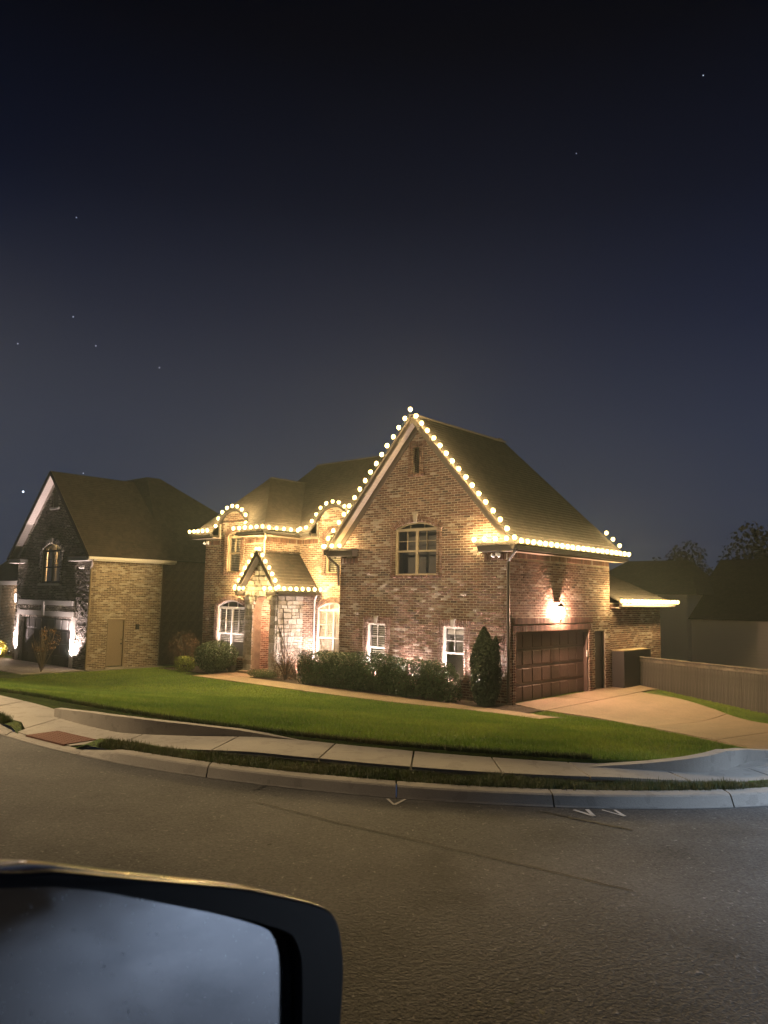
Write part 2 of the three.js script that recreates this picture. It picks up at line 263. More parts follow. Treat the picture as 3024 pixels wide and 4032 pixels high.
// driveway panels, walkway slabs, beds: patches that follow the ground
function patch(c00, c10, c11, c01, nu, nv, lift, mids = {}) { // corners in x,z; optional bent sides
  const pos = [], idx = [], pt = (u, v) => { const q = [0, 0]; const l = mids.left ? mids.left.getPoint(v) : null, r = mids.right ? mids.right.getPoint(v) : null; const A = l ? [l.x, l.z] : [c00[0] + (c01[0] - c00[0]) * v, c00[1] + (c01[1] - c00[1]) * v], B = r ? [r.x, r.z] : [c10[0] + (c11[0] - c10[0]) * v, c10[1] + (c11[1] - c10[1]) * v]; q[0] = A[0] + (B[0] - A[0]) * u; q[1] = A[1] + (B[1] - A[1]) * u; return q; };
  for (let i = 0; i <= nu; i++) for (let j = 0; j <= nv; j++) { const [x, z] = pt(i / nu, j / nv); pos.push(x, ground(x, z) + lift, z); }
  const n = nv + 1; for (let i = 0; i < nu; i++) for (let j = 0; j < nv; j++) { const b = i * n + j; idx.push(b, b + 1, b + n, b + 1, b + n + 1, b + n); }
  const ring = []; for (let i = 0; i <= nu; i++) ring.push(i * n); for (let j = 1; j <= nv; j++) ring.push(nu * n + j); for (let i = nu - 1; i >= 0; i--) ring.push(i * n + nv); for (let j = nv - 1; j > 0; j--) ring.push(j);
  const base = pos.length / 3; ring.forEach((k) => pos.push(pos[k * 3], pos[k * 3 + 1] - lift - .08, pos[k * 3 + 2]));
  for (let k = 0; k < ring.length; k++) { const k2 = (k + 1) % ring.length; idx.push(ring[k], ring[k2], base + k, ring[k2], base + k2, base + k); }
  const g = new THREE.BufferGeometry(); g.setAttribute('position', new THREE.Float32BufferAttribute(pos, 3)); g.setIndex(idx); const fl = g.toNonIndexed(); fl.computeVertexNormals();
  const nn = fl.attributes.normal; // top faces must look up
  let up = 0; for (let i = 0; i < nu * nv * 6; i++) up += nn.getY(i); if (up < 0) { const P = fl.attributes.position.array; for (let i = 0; i < P.length; i += 9) for (let c = 0; c < 3; c++) { const q = P[i + c]; P[i + c] = P[i + 3 + c]; P[i + 3 + c] = q; } fl.computeVertexNormals(); }
  return metric(fl);
}
const ab = (a, b) => { const p = HW(a, b); return [p.x, p.z]; };
{
  const drive = new THREE.Group(); drive.name = 'driveway'; structure(drive); drive.userData.label = 'warm exposed aggregate driveway'; scene.add(drive);
  const crv = (...p) => new THREE.CatmullRomCurve3(p.map(([x, z]) => V(x, 0, z)));
  const A = ab(-1.372, -.2), B = ab(-1.372, 6.3), C = [9.72, -21.95], Dd = [5.93, -17.25];
  part('driveway_panel', patch(ab(-.02, .3), ab(-1.335, -.22), ab(-1.335, 3.1), ab(-.02, 3.1), 8, 12, .03), M.aggregate, drive);
  part('driveway_panel', patch(ab(-.02, 3.12), ab(-1.335, 3.12), ab(-1.335, 12.4), ab(-.02, 12.4), 8, 18, .03), M.aggregate, drive);
  part('driveway_panel', patch(A, B, C, Dd, 14, 14, .03, { left: crv(A, [5.45, -21.05], [5.88, -20.0], Dd), right: crv(B, [9.62, -25.1], [9.8, -23.3], C) }), M.aggregate, drive);
  const C2 = [9.7, -17.4], D2 = [5.82, -13.6], E = [9.7, -13], Fz = [5.62, -10.6];
  part('driveway_panel', patch([Dd[0] - .005, Dd[1] + .045], [C[0], C[1] + .045], C2, D2, 10, 10, .03), M.aggregate, drive);
  part('driveway_panel', patch([D2[0], D2[1] + .045], [C2[0], C2[1] + .045], [9.7, -12.2], [5.66, -11.25], 10, 8, .03), M.aggregate, drive);
  part('driveway_apron', patch([5.68, -11.23], [9.7, -12.18], [9.7, zIn(9.7) + .05], [3.55, -9.13], 16, 14, .05, { left: crv([5.68, -11.23], [5.42, -10.82], [4.86, -10.28], [4.36, -9.74], [3.95, -9.34], [3.55, -9.13]) }), M.concrete, drive);
  const walk = new THREE.Group(); walk.name = 'front_path'; structure(walk); walk.userData.label = 'narrow aggregate path along the shrub bed to the porch'; scene.add(walk);
  let a0 = -2.55; while (a0 < 12.6) { const a1 = Math.min(a0 + 1.52, 12.7); const sk = a0 < -1.3 ? .5 : 0, sk1 = a1 < -1.3 ? .5 : 0; part('path_slab', patch(ab(a0, -2.25 - sk), ab(a1 - .015, -2.25 - sk1), ab(a1 - .015, -1.1 - sk1), ab(a0, -1.1 - sk), 5, 5, .028), M.aggregate, walk); a0 = a1; }
  part('path_slab', patch(ab(10.7, -1.085), ab(12.9, -1.085), ab(12.6, .12), ab(10.9, .12), 5, 5, .028), M.aggregate, walk);
  const bed = new THREE.Group(); bed.name = 'planting_bed'; structure(bed); bed.userData.label = 'dark bark mulch bed along the house front'; scene.add(bed);
  part('mulch_patch', patch(ab(10.6, -1.06), ab(-.1, -1.06), ab(-.1, -.01), ab(10.6, -.01), 30, 5, .02), M.mulch, bed);
  part('mulch_patch', patch(ab(10.6, 0), ab(7.05, 0), ab(7.05, 2.09), ab(10.6, 2.09), 8, 5, .02), M.mulch, bed);
  part('mulch_patch', patch(ab(-.11, -1.06), ab(-1.25, -1.5), ab(-1.3, -.25), ab(-.11, .2), 6, 6, .02), M.mulch, bed);
  part('mulch_patch', patch(ab(17, -1.9), ab(12.95, -1.3), ab(12.95, .2), ab(17, .2), 8, 6, .02), M.mulch, bed);
}
// grass
function blades(name, label, spots, hgt, wid, c0, c1, spread) {
  const v = [], id = []; for (let k = 0; k < 5; k++) { const a = rnd() * 6.28, l = rr(.5, 1.3), bx = rr(-.5, .5) * spread, bz = rr(-.5, .5) * spread, hh = rr(.6, 1.15), n = v.length / 3, cx = Math.cos(a), sz = Math.sin(a); v.push(bx - sz * wid, 0, bz + cx * wid, bx + sz * wid, 0, bz - cx * wid, bx + cx * l * .45 * hgt, hh * hgt, bz + sz * l * .45 * hgt); id.push(n, n + 1, n + 2); }
  const g = new THREE.BufferGeometry(); g.setAttribute('position', new THREE.Float32BufferAttribute(v, 3)); g.setIndex(id); g.computeVertexNormals();
  const m = new THREE.InstancedMesh(g, new THREE.MeshPhysicalMaterial({ color: 0xffffff, roughness: .8, transmission: .3, thickness: 0, side: THREE.DoubleSide }), spots.length), q = new THREE.Object3D(), c = new THREE.Color();
  spots.forEach(([x, y, z, s], i) => { q.position.set(x, y, z); q.rotation.set(0, rnd() * 6.28, 0); const k = s * rr(.7, 1.3); q.scale.set(k, k * rr(.7, 1.25), k); q.updateMatrix(); m.setMatrixAt(i, q.matrix); const t = rnd(); const pn = wob(x * .55 + 40, z * .55 + 40, 900) * .6 + wob(x * 2.1 + 40, z * 2.1 + 40, 900) * .4; c.copy(c0).lerp(c1, clamp(t * t + (pn - .5) * 1.6, 0, 1)).multiplyScalar(rr(.7, 1.25) * (.7 + .6 * pn)); m.setColorAt(i, c); });
  m.name = name; shadow(m); scene.add(m); m.userData.kind = 'stuff'; m.userData.label = label; m.userData.category = 'grass'; return m;
}
{
  const sp = []; let guard = 0;
  while (sp.length < 150000 && guard++ < 900000) {
    const u = Math.pow(rnd(), 1.25), x = rr(-13, 13.5), z = zIn(x) - .12 - u * 20; if (Math.abs(x) > -z * .56 + .6) continue;
    if (inDrive(x, z, .03) || inWalk(x, z, .02) || inBed(x, z) || toA(x, z) > 19 && toB(x, z) > -5.4 || x > 4.2 && z > -11 && x < 9.7 || x > 3.6 && z > -9.33 - (x - 3.7) * .95) continue;
    sp.push([x, ground(x, z), z, 1]);
  }
  blades('lawn_grass', 'short mown green grass of the front lawn', sp, .045, .0035, col(.16, .285, .022), col(.24, .30, .04), .05);
  const vs = [];
  for (let k = 0; k < 16000; k++) { const x = rr(-8.5, 6.5); if (isRamp(x) || (x > -5.6 && x < -3.6)) continue; const z = zCurb(x) - .24 - rnd() * Math.max(.1, stripW(x) - .08), clump = wob(x * 2.2 + 9, z * 3, 700); if (rnd() > .35 + clump) continue; vs.push([x, .09, z, .75 + clump * .9]); }
  blades('verge_grass', 'longer uneven grass on the verge behind the curb', vs, .048, .004, col(.058, .095, .018), x0dry(), .05);
  function x0dry() { return col(.13, .12, .05); }
  const es = []; for (let k = 0; k < 9000; k++) { const x = rr(-8, 2.5); const z = zIn(x) - .03 - Math.abs(rr(-.12, .12)); es.push([x, ground(x, z), z, 1]); }
  blades('edge_grass', 'ragged grass edge along the back of the sidewalk', es, .06, .004, col(.055, .10, .018), col(.12, .10, .035), .05);
}

// ───────────────────────── house building kit ─────────────────────────
const unitBrick = (() => { // chamfered unit block, x: length, y: height, z: outwards (0..1)
  const c = .5, e = .43, f = .44, v = [[-c, -c, 0], [c, -c, 0], [c, c, 0], [-c, c, 0], [-c, -c, .82], [c, -c, .82], [c, c, .82], [-c, c, .82], [-e - .045, -f, 1], [e + .045, -f, 1], [e + .045, f, 1], [-e - .045, f, 1]];
  const q = [[8, 9, 10, 11], [4, 5, 9, 8], [5, 6, 10, 9], [6, 7, 11, 10], [7, 4, 8, 11], [0, 1, 5, 4], [1, 2, 6, 5], [2, 3, 7, 6], [3, 0, 4, 7]], pos = [], uv = [];
  q.forEach(([a, b, cc, d]) => [a, b, cc, a, cc, d].forEach((k) => { pos.push(...v[k]); uv.push(v[k][0] * .2, v[k][1] * .06); }));
  const g = new THREE.BufferGeometry(); g.setAttribute('position', new THREE.Float32BufferAttribute(pos, 3)); g.setAttribute('uv', new THREE.Float32BufferAttribute(uv, 2)); g.computeVertexNormals(); return g;
})();
class Masonry { // collects the bricks of one house
  constructor(root, palette, most = 300) { this.root = root; this.pal = palette; this.list = []; this.most = most; this.mats = palette.map((c) => std({ ...tBrick, color: c, roughness: .95 })); }
  add(wall, m, kind) { const k = kind !== undefined ? kind : Math.floor(rnd() * rnd() * this.pal.length * .999 + rnd() * .4) % this.pal.length; this.list.push({ wall, m, k }); }
  // running bond on a wall frame; spans(v) gives the allowed intervals of u at height v
  lay(wall, frame, v0, v1, spans, opt = {}) {
    const C = .079, Lb = .25; let row = 0;
    for (let v = v0; v + C * .6 < v1; v += C, row++) {
      for (const [u0, u1] of spans(v + C / 2)) {
        const off = (row % 2) * Lb / 2 + (opt.shift || 0); let k = Math.floor((u0 - off) / Lb);
        for (; k * Lb + off < u1; k++) {
          let a = Math.max(u0, k * Lb + off + .0105) + rr(0, .004), b = Math.min(u1, (k + 1) * Lb + off - .0105) - rr(0, .004); if (b - a < .035) continue;
          const proud = (opt.proud || .007) + (rnd() < (opt.odd ?? .12) ? rr(.004, opt.oddBy || .014) : rr(-.002, .003));
          const smear = wob((a + b) * .55 + frame.position.z * 3 + 60, v * 1.5 + 60, 700) * .65 + wob((a + b) * 1.6 + 90, v * 3.3 + 90, 700) * .35, pale = smear > .55 && rnd() < .42 ? (rnd() < .5 ? this.pal.length - 1 : this.pal.length - 2) : undefined;
          this.put(wall, frame, (a + b) / 2, v + C / 2 + rr(-.0015, .0015), b - a, .0570 + rr(-.003, .002), proud, rr(-.006, .006), rr(-.008, .008), 0, pale);
        }
      }
    }
  }
  put(wall, f, u, v, len, hgt, proud, tilt = 0, yaw = 0, ang = 0, kind = undefined) {
    const m = new THREE.Matrix4().makeRotationFromEuler(new THREE.Euler(0, yaw, tilt + ang)); m.multiply(new THREE.Matrix4().makeScale(len, hgt, .03 + proud)); m.setPosition(u, v, -.03);
    this.add(wall, new THREE.Matrix4().copy(f.matrix).multiply(m), kind);
  }
  finish() {
    this.root.updateMatrixWorld(true); const p = V(0, 0, 0), sc = V(0, 0, 0), up = V(0, 0, 0);
    for (const b of this.list) { p.setFromMatrixPosition(b.m).applyMatrix4(this.root.matrixWorld); b.d = p.distanceTo(EYE); if (b.hidden) b.d += 100; }
    const s = [...this.list].sort((x, y) => x.d - y.d), c = new THREE.Color();
    s.slice(0, this.most).forEach((b) => { const m = part('brick', unitBrick, this.mats[b.k], b.wall); m.matrixAutoUpdate = false; m.matrix.copy(b.m); m.matrix.decompose(m.position, m.quaternion, m.scale); m.matrixAutoUpdate = true; });
    const by = new Map(); s.slice(this.most).forEach((b) => { if (!by.has(b.wall)) by.set(b.wall, []); by.get(b.wall).push(b); });
    for (const [wall, bs] of by) {
      const im = new THREE.InstancedMesh(unitBrick, M.brickInst, bs.length); im.name = 'brickwork'; im.userData.kind = 'stuff'; shadow(im);
      bs.forEach((b, i) => { im.setMatrixAt(i, b.m); c.copy(this.pal[b.k]).multiplyScalar(rr(.75, 1.2)); im.setColorAt(i, c); }); wall.add(im);
    }
  }
}
// a wall frame: local u to the right, v up, w outwards
function frameAt(x, y, z, turn) { const o = new THREE.Object3D(); o.position.set(x, y, z); o.rotation.y = turn; o.updateMatrix(); return o; }
function slab(frame, outline, holes, thick, mat, name, parent) { // outline [[u,v]...]
  const s = new THREE.Shape(outline.map(([u, v]) => new THREE.Vector2(u, v))); holes.forEach((h) => s.holes.push(h));
  const g = new THREE.ExtrudeGeometry(s, { depth: thick, bevelEnabled: false, curveSegments: 14 }); g.translate(0, 0, -thick); metric(g); g.applyMatrix4(frame.matrix); return part(name, g, mat, parent);
}
function holePath(u0, u1, v0, v1, rise = 0) { const p = new THREE.Path(); p.moveTo(u0, v0); p.lineTo(u0, v1 - rise); if (rise > 0) for (let k = 1; k < 14; k++) { const t = k / 14; p.lineTo(u0 + (u1 - u0) * t, arcV(u0, u1, v1, rise, u0 + (u1 - u0) * t)); } p.lineTo(u1, v1 - rise); p.lineTo(u1, v0); p.lineTo(u0, v0); return p; }
function arcV(u0, u1, v1, rise, u) { const w = (u1 - u0) / 2, R = (w * w + rise * rise) / (2 * rise), du = u - (u0 + u1) / 2; return v1 - R + Math.sqrt(Math.max(0, R * R - du * du)); }
const cutSpan = (spans, a, b) => spans.flatMap(([u0, u1]) => (b <= u0 || a >= u1 ? [[u0, u1]] : [[u0, a], [b, u1]].filter(([x, y]) => y - x > .03)));
// brick surround: soldier or arched head, stacked sides, rowlock sill, keystone
function surround(ms, wall, f, u0, u1, v0, v1, rise, keystone) {
  const pr = .055, sp = .078;  // sides and head pick paler bricks: the uplight wash is painted into them
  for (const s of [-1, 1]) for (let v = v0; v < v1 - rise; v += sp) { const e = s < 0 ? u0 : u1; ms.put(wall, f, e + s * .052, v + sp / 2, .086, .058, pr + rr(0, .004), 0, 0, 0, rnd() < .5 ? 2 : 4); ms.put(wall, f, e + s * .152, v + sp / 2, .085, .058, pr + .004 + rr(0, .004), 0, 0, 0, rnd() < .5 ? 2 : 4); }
  for (const dv of [.052, .16]) {
    if (rise > 0) {
      const w = (u1 - u0) / 2, R = (w * w + rise * rise) / (2 * rise), cu = (u0 + u1) / 2, cv = v1 - R, A = Math.asin((w + .19) / (R + dv)), n = Math.round(2 * A * (R + dv) / .078);
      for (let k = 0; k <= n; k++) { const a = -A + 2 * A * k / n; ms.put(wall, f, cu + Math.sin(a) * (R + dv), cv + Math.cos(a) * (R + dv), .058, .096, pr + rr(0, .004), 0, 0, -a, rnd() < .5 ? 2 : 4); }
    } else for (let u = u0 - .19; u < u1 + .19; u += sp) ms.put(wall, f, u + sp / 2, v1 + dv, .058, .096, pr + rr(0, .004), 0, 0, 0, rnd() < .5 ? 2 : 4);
  }
  for (let u = u0 - .2; u < u1 + .2; u += sp) ms.put(wall, f, u + sp / 2, v0 - .045, .058, .085, pr + .03);
  if (keystone) { const cu = (u0 + u1) / 2, s = new THREE.Shape([[-.05, 0], [.05, 0], [.085, .25], [-.085, .25]].map(([a, b]) => new THREE.Vector2(a, b))); const g = new THREE.ExtrudeGeometry(s, { depth: .08, bevelEnabled: true, bevelSize: .01, bevelThickness: .01, bevelSegments: 1 }); g.translate(cu, v1 - .01, 0); g.applyMatrix4(f.matrix); part('keystone', g, M.stone[3], wall); }
}
// a window unit set in an opening; o: {cols, blinds, lit, mat, rise, transom, mid, grid}
function windowUnit(root, f, u0, u1, v0, v1, o) {
  const g = new THREE.Group(); g.name = 'window'; f.matrix.decompose(g.position, g.quaternion, g.scale); root.add(g);
  const fm = o.mat, fw = .055, rise = o.rise || 0, top = v1 - rise, d0 = -.11, d1 = -.035, fr = [];
  const bx = (a, b, c, d, z0 = d0, z1 = d1) => fr.push(box(a, b, c, d, z0, z1));
  bx(u0, u0 + fw, v0, top); bx(u1 - fw, u1, v0, top); bx(u0 + fw, u1 - fw, v0, v0 + fw);
  const tr = o.transom ? top : top - fw; bx(u0 + fw, u1 - fw, tr - (o.transom ? .09 : 0), tr + (o.transom ? 0 : fw));
  if (rise > 0) { const s = new THREE.Shape(); s.moveTo(u0, top); for (let k = 0; k <= 16; k++) { const u = u0 + (u1 - u0) * k / 16; s.lineTo(u, arcV(u0, u1, v1, rise, u)); } s.lineTo(u1, top); const h = new THREE.Path(), i0 = u0 + .05, i1 = u1 - .05; h.moveTo(i0, top + .001); for (let k = 0; k <= 16; k++) { const u = i0 + (i1 - i0) * k / 16; h.lineTo(u, Math.max(top + .002, arcV(u0, u1, v1, rise, u) - .05)); } h.lineTo(i1, top + .001); s.holes.push(h); const e = new THREE.ExtrudeGeometry(s, { depth: d1 - d0, bevelEnabled: false }); e.translate(0, 0, d0); metric(e); fr.push(e); }
  const bot = v0 + fw, hi = tr - (o.transom ? .09 : 0), W = (u1 - u0 - 2 * fw) / o.cols, mid = o.mid ?? bot + (hi - bot) * .47;
  for (let c = 1; c < o.cols; c++) bx(u0 + fw + W * c - .045, u0 + fw + W * c + .045, bot, hi, d0, d1 - .003);
  for (let c = 0; c < o.cols; c++) { const a = u0 + fw + W * c + (c ? .045 : 0), b = u0 + fw + W * (c + 1) - (c < o.cols - 1 ? .045 : 0); bx(a, b, mid - .028, mid + .028, d0, d1 - .006); }
  part('frame', merge(fr), fm, g);
  const mt = []; for (let c = 0; c < o.cols; c++) { const cu = u0 + fw + W * (c + .5); mt.push(box(cu - .009, cu + .009, mid + .028, hi, d0 + .02, d1 - .012)); mt.push(box(u0 + fw + W * c + .045, u0 + fw + W * (c + 1) - .045, (mid + hi) / 2 - .009, (mid + hi) / 2 + .009, d0 + .021, d1 - .013)); }
  part('muntins', merge(mt), fm, g);
  for (let c = 0; c < o.cols; c++) { const a = u0 + fw + W * c + .004, b = u0 + fw + W * (c + 1) - .004; part('pane', box(a, b, mid, hi, -.075, -.0735), M.glass, g); part('pane', box(a, b, bot, mid, -.085, -.0835), M.glass, g); }
  if (rise > 0) { const s = new THREE.Shape(); s.moveTo(u0 + .02, top); for (let k = 0; k <= 14; k++) { const u = u0 + .02 + (u1 - u0 - .04) * k / 14; s.lineTo(u, arcV(u0, u1, v1, rise, u) - .02); } s.lineTo(u1 - .02, top); const e = new THREE.ShapeGeometry(s); e.translate(0, 0, -.075); part('pane', e, M.glass, g); for (const t of [.33, .67]) { const u = u0 + (u1 - u0) * t; part('fan_bar', box(u - .009, u + .009, top, arcV(u0, u1, v1, rise, u) - .03, -.095, -.06), fm, g); } }
  // the room just behind the glass
  const z = -.5, room = [box(u0 - .05, u1 + .05, v0 - .05, v1 + .05, z - .02, z), box(u0 - .07, u0 - .05, v0 - .05, v1 + .05, z, -.13), box(u1 + .05, u1 + .07, v0 - .05, v1 + .05, z, -.13), box(u0 - .05, u1 + .05, v1 + .05, v1 + .07, z, -.13), box(u0 - .05, u1 + .05, v0 - .07, v0 - .05, z, -.13)];
  part('room', merge(room), o.lit ? M.roomPale : M.roomDark, g);
  if (o.blinds) { const sl = new THREE.BoxGeometry(u1 - u0 - .16, .004, .045); const step = .072; for (let v = o.blinds[0]; v < o.blinds[1]; v += step) { const m = part('slat', sl, M.slat, g); m.position.set((u0 + u1) / 2, v, -.18); m.rotation.x = .75; } }
  if (o.curtain) { for (const [c0, c1] of o.curtain) { const n = 26, pos = [], id = []; for (let k = 0; k <= n; k++) { const u = c0 + (c1 - c0) * k / n, w = -.24 + .022 * Math.sin(k * 1.9); pos.push(u, v0, w, u, v1 + .03, w); if (k) id.push(2 * k - 2, 2 * k, 2 * k - 1, 2 * k, 2 * k + 1, 2 * k - 1); } const cg = new THREE.BufferGeometry(); cg.setAttribute('position', new THREE.Float32BufferAttribute(pos, 3)); cg.setIndex(id); cg.computeVertexNormals(); part('curtain', cg, o.curtainMat || M.curtain, g); } }
  if (o.lit) { const b = part('room_lamp', new THREE.SphereGeometry(.035, 10, 8), std({ color: col(1, .9, .7), emissive: col(1, .8, .55), emissiveIntensity: 4 }), g); b.position.set((u0 + u1) / 2, v1 - rise * .3 - .1, -.4); const pl = new THREE.PointLight(new THREE.Color(1, .78, .48), o.lit); pl.castShadow = true; pl.name = 'room_lamp'; pl.position.copy(b.position); g.add(pl); }
  return g;
}
// shingled roof slope: convex polygon in 3-D whose first two points are the eave; notch: [u0,u1,s] cut above the eave
function clip2(P, nx, ny, c) { const out = []; for (let i = 0; i < P.length; i++) { const a = P[i], b = P[(i + 1) % P.length], da = a[0] * nx + a[1] * ny - c, db = b[0] * nx + b[1] * ny - c; if (da >= 0) out.push(a); if ((da >= 0) !== (db >= 0)) { const t = da / (da - db); out.push([a[0] + (b[0] - a[0]) * t, a[1] + (b[1] - a[1]) * t]); } } return out; }
function roofSlope(pts, o = {}) {
  const e = pts[1].clone().sub(pts[0]).normalize(), up = pts[2].clone().sub(pts[0]); up.addScaledVector(e, -up.dot(e)).normalize(); const n = e.clone().cross(up).normalize(); if (n.y < 0) n.negate();
  const P = pts.map((p) => { const q = p.clone().sub(pts[0]); return [q.dot(e), q.dot(up)]; }), top = Math.max(...P.map((p) => p[1])), step = o.step || .145, pos = [], uv = [];
  const regions = o.notch ? [clip2(P, -1, 0, -o.notch[0]), clip2(P, 1, 0, o.notch[1]), clip2(clip2(clip2(P, 1, 0, o.notch[0]), -1, 0, -o.notch[1]), 0, 1, o.notch[2])] : [P];
  const w = (q, h) => pts[0].clone().addScaledVector(e, q[0]).addScaledVector(up, q[1]).addScaledVector(n, h);
  const tri = (a, b, c, ua, ub, uc) => { pos.push(a.x, a.y, a.z, b.x, b.y, b.z, c.x, c.y, c.z); uv.push(...ua, ...ub, ...uc); };
  const courses = [];
  for (let s = 0; s < top; s += step) {
    const start = pos.length;
    for (const rg of regions) {
      const strip = clip2(clip2(rg, 0, 1, s), 0, -1, -(s + step)); if (strip.length < 3) continue;
      const lo = o.split ? .02 : .009, H = (q) => lo * (1 - (q[1] - s) / step) + .004, T = strip.map((q) => w(q, H(q)));
      for (let k = 1; k < strip.length - 1; k++) tri(T[0], T[k], T[k + 1], strip[0], strip[k], strip[k + 1]);
      const bl = strip.filter((q) => Math.abs(q[1] - s) < 1e-6).sort((x, y) => x[0] - y[0]); if (bl.length >= 2) { const a = bl[0], b = bl[bl.length - 1]; tri(w(a, -.01), w(b, -.01), w(b, lo + .004), a, b, b); tri(w(a, -.01), w(b, lo + .004), w(a, lo + .004), a, b, a); }
      for (let k = 1; k < rg.length - 1 && s === 0; k++) { const a = w(rg[0], -.03), b = w(rg[k], -.03), c = w(rg[k + 1], -.03); tri(a, c, b, rg[0], rg[k + 1], rg[k]); }
    }
    courses.push([start / 3, pos.length / 3]);
  }
  const mk = (a, b) => { const g = new THREE.BufferGeometry(); g.setAttribute('position', new THREE.Float32BufferAttribute(pos.slice(a * 3, b * 3), 3)); g.setAttribute('uv', new THREE.Float32BufferAttribute(uv.slice(a * 2, b * 2), 2)); g.computeVertexNormals(); const N = g.attributes.normal; return g; };
  return o.split ? courses.filter(([a, b]) => b > a).map(([a, b]) => mk(a, b)) : mk(0, pos.length / 3);
}
// light string: cord, bulbs, sockets, a lamp in every bulb
const bulbGeo = (() => { const p = []; for (let k = 0; k <= 10; k++) { const t = k / 10, a = t * Math.PI; p.push(new THREE.Vector2(Math.max(.0005, .073 * Math.sin(a) * (1 - .12 * Math.cos(a))), .0 - .082 * Math.cos(a) + .066)); } return new THREE.LatheGeometry(p, 12); })();
const socketGeo = new THREE.CylinderGeometry(.018, .022, .045, 8); socketGeo.translate(0, -.018, 0);
function lightString(label, runs, spacing, strength = 1) {
  const base = runs[0][0].clone(), g = thing('light_string', label, 'string lights', base, 0, 'warm bulb strings on the brick house');
  for (const run of runs) {
    const c = new THREE.CurvePath(); for (let i = 0; i < run.length - 1; i++) c.add(new THREE.LineCurve3(run[i], run[i + 1]));
    const len = c.getLength(), n = Math.max(1, Math.round(len / spacing));
    const cordPts = []; for (let k = 0; k <= n; k++) cordPts.push(c.getPointAt(k / n).sub(base)); part('cord', tube(cordPts, .007, 5, n * 2), M.cord, g);
    for (let k = 0; k <= n; k++) {
      const p = cordPts[k], b = part('bulb', bulbGeo, M.bulb, g); b.position.copy(p); b.position.y += .015; b.rotation.set(rr(-.15, .15), 0, rr(-.15, .15)); part('socket', socketGeo, M.socket, b);
      const pl = new THREE.PointLight(C_BULB, I_BULB * strength); pl.castShadow = true; pl.shadow.radius = 2; pl.name = 'bulb'; pl.position.copy(b.position); pl.position.y += .05; g.add(pl);
    }
  }
  return g;
}
// ground spotlight
function upLight(label, p, target, I = I_UP, cone = 52, name = 'garden_spotlight') {
  const g = thing(name, label, 'spotlight', p, 0, 'garden spotlights'); const d = target.clone().sub(p).normalize(), q = new THREE.Quaternion().setFromUnitVectors(V(0, 1, 0), d);
  const body = new THREE.CylinderGeometry(.045, .035, .11, 12, 1, true); body.applyQuaternion(q); body.translate(0, .13, 0); part('housing', body, M.metalDark, g);
  part('stake', cyl(V(0, 0, 0), V(0, .1, 0), .012, .012), M.metalDark, g);
  const lens = new THREE.CylinderGeometry(.04, .04, .012, 12); lens.applyQuaternion(q); const at = V(0, .13, 0).addScaledVector(d, .045); lens.translate(at.x, at.y, at.z); part('lamp_lens', lens, M.spotGlow, g);
  const s = new THREE.SpotLight(C_UP, I, 0, cone * D2R, .6, 2); s.castShadow = true; s.shadow.radius = 2; s.position.copy(at).addScaledVector(d, .02); s.target.position.copy(at).addScaledVector(d, 2); s.name = 'spotlight'; g.add(s, s.target); return g;
}

// ───────────────────────── the brick house ─────────────────────────
const HT = -TH;
const house = thing('brick_house', 'large two storey brick house with steep gable outlined in glowing bulbs', 'house', O, HT);
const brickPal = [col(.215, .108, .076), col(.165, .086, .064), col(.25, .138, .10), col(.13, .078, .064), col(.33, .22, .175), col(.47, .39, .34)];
const ms = new Masonry(house, brickPal, 300);
const HL = (x, y, z) => V(x, y, z).applyEuler(new THREE.Euler(0, HT, 0)).add(O);      // house-local to world
const holeSpan = (h, v, pad = .2) => { // interval an opening (with its surround) takes at height v
  if (v < h.v0 - (h.sur ? .09 : 0) || v > h.v1 + (h.sur ? .215 : 0)) return null; const p = h.sur ? pad : 0, sp = h.v1 - (h.rise || 0);
  if (h.rise && v > sp) { const w = (h.u1 - h.u0) / 2, R = (w * w + h.rise * h.rise) / (2 * h.rise) + (h.sur ? .215 : 0), cv = h.v1 + (h.sur ? .215 : 0) - R, k = R * R - (v - cv) ** 2; if (k <= 0) return null; const hw = Math.min(Math.sqrt(k), w + p); return [(h.u0 + h.u1) / 2 - hw, (h.u0 + h.u1) / 2 + hw]; }
  return [h.u0 - p, h.u1 + p];
};
function brickWall(root, masonry, name, f, outline, uRange, v0, v1, holes, opt = {}) {
  const w = slab(f, outline, holes.map((h) => holePath(h.u0, h.u1, h.v0, h.v1, h.rise || 0)), opt.thick || .2, opt.mortar || M.mortar, name, root);
  masonry.lay(w, f, v0, v1, (v) => { let s = uRange(v); for (const h of holes) { const k = holeSpan(h, v); if (k) s = cutSpan(s, k[0], k[1]); } for (const c of opt.cuts || []) if (v > c[2] && v < c[3]) s = cutSpan(s, c[0], c[1]); return s; }, opt);
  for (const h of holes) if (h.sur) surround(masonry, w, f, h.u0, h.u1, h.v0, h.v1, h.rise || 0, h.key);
  return w;
}
function soldier(masonry, wall, f, u0, u1, v) { for (let u = u0; u < u1 - .05; u += .078) masonry.put(wall, f, u + .039, v + .098, .058, .185, .02 + rr(0, .004)); }

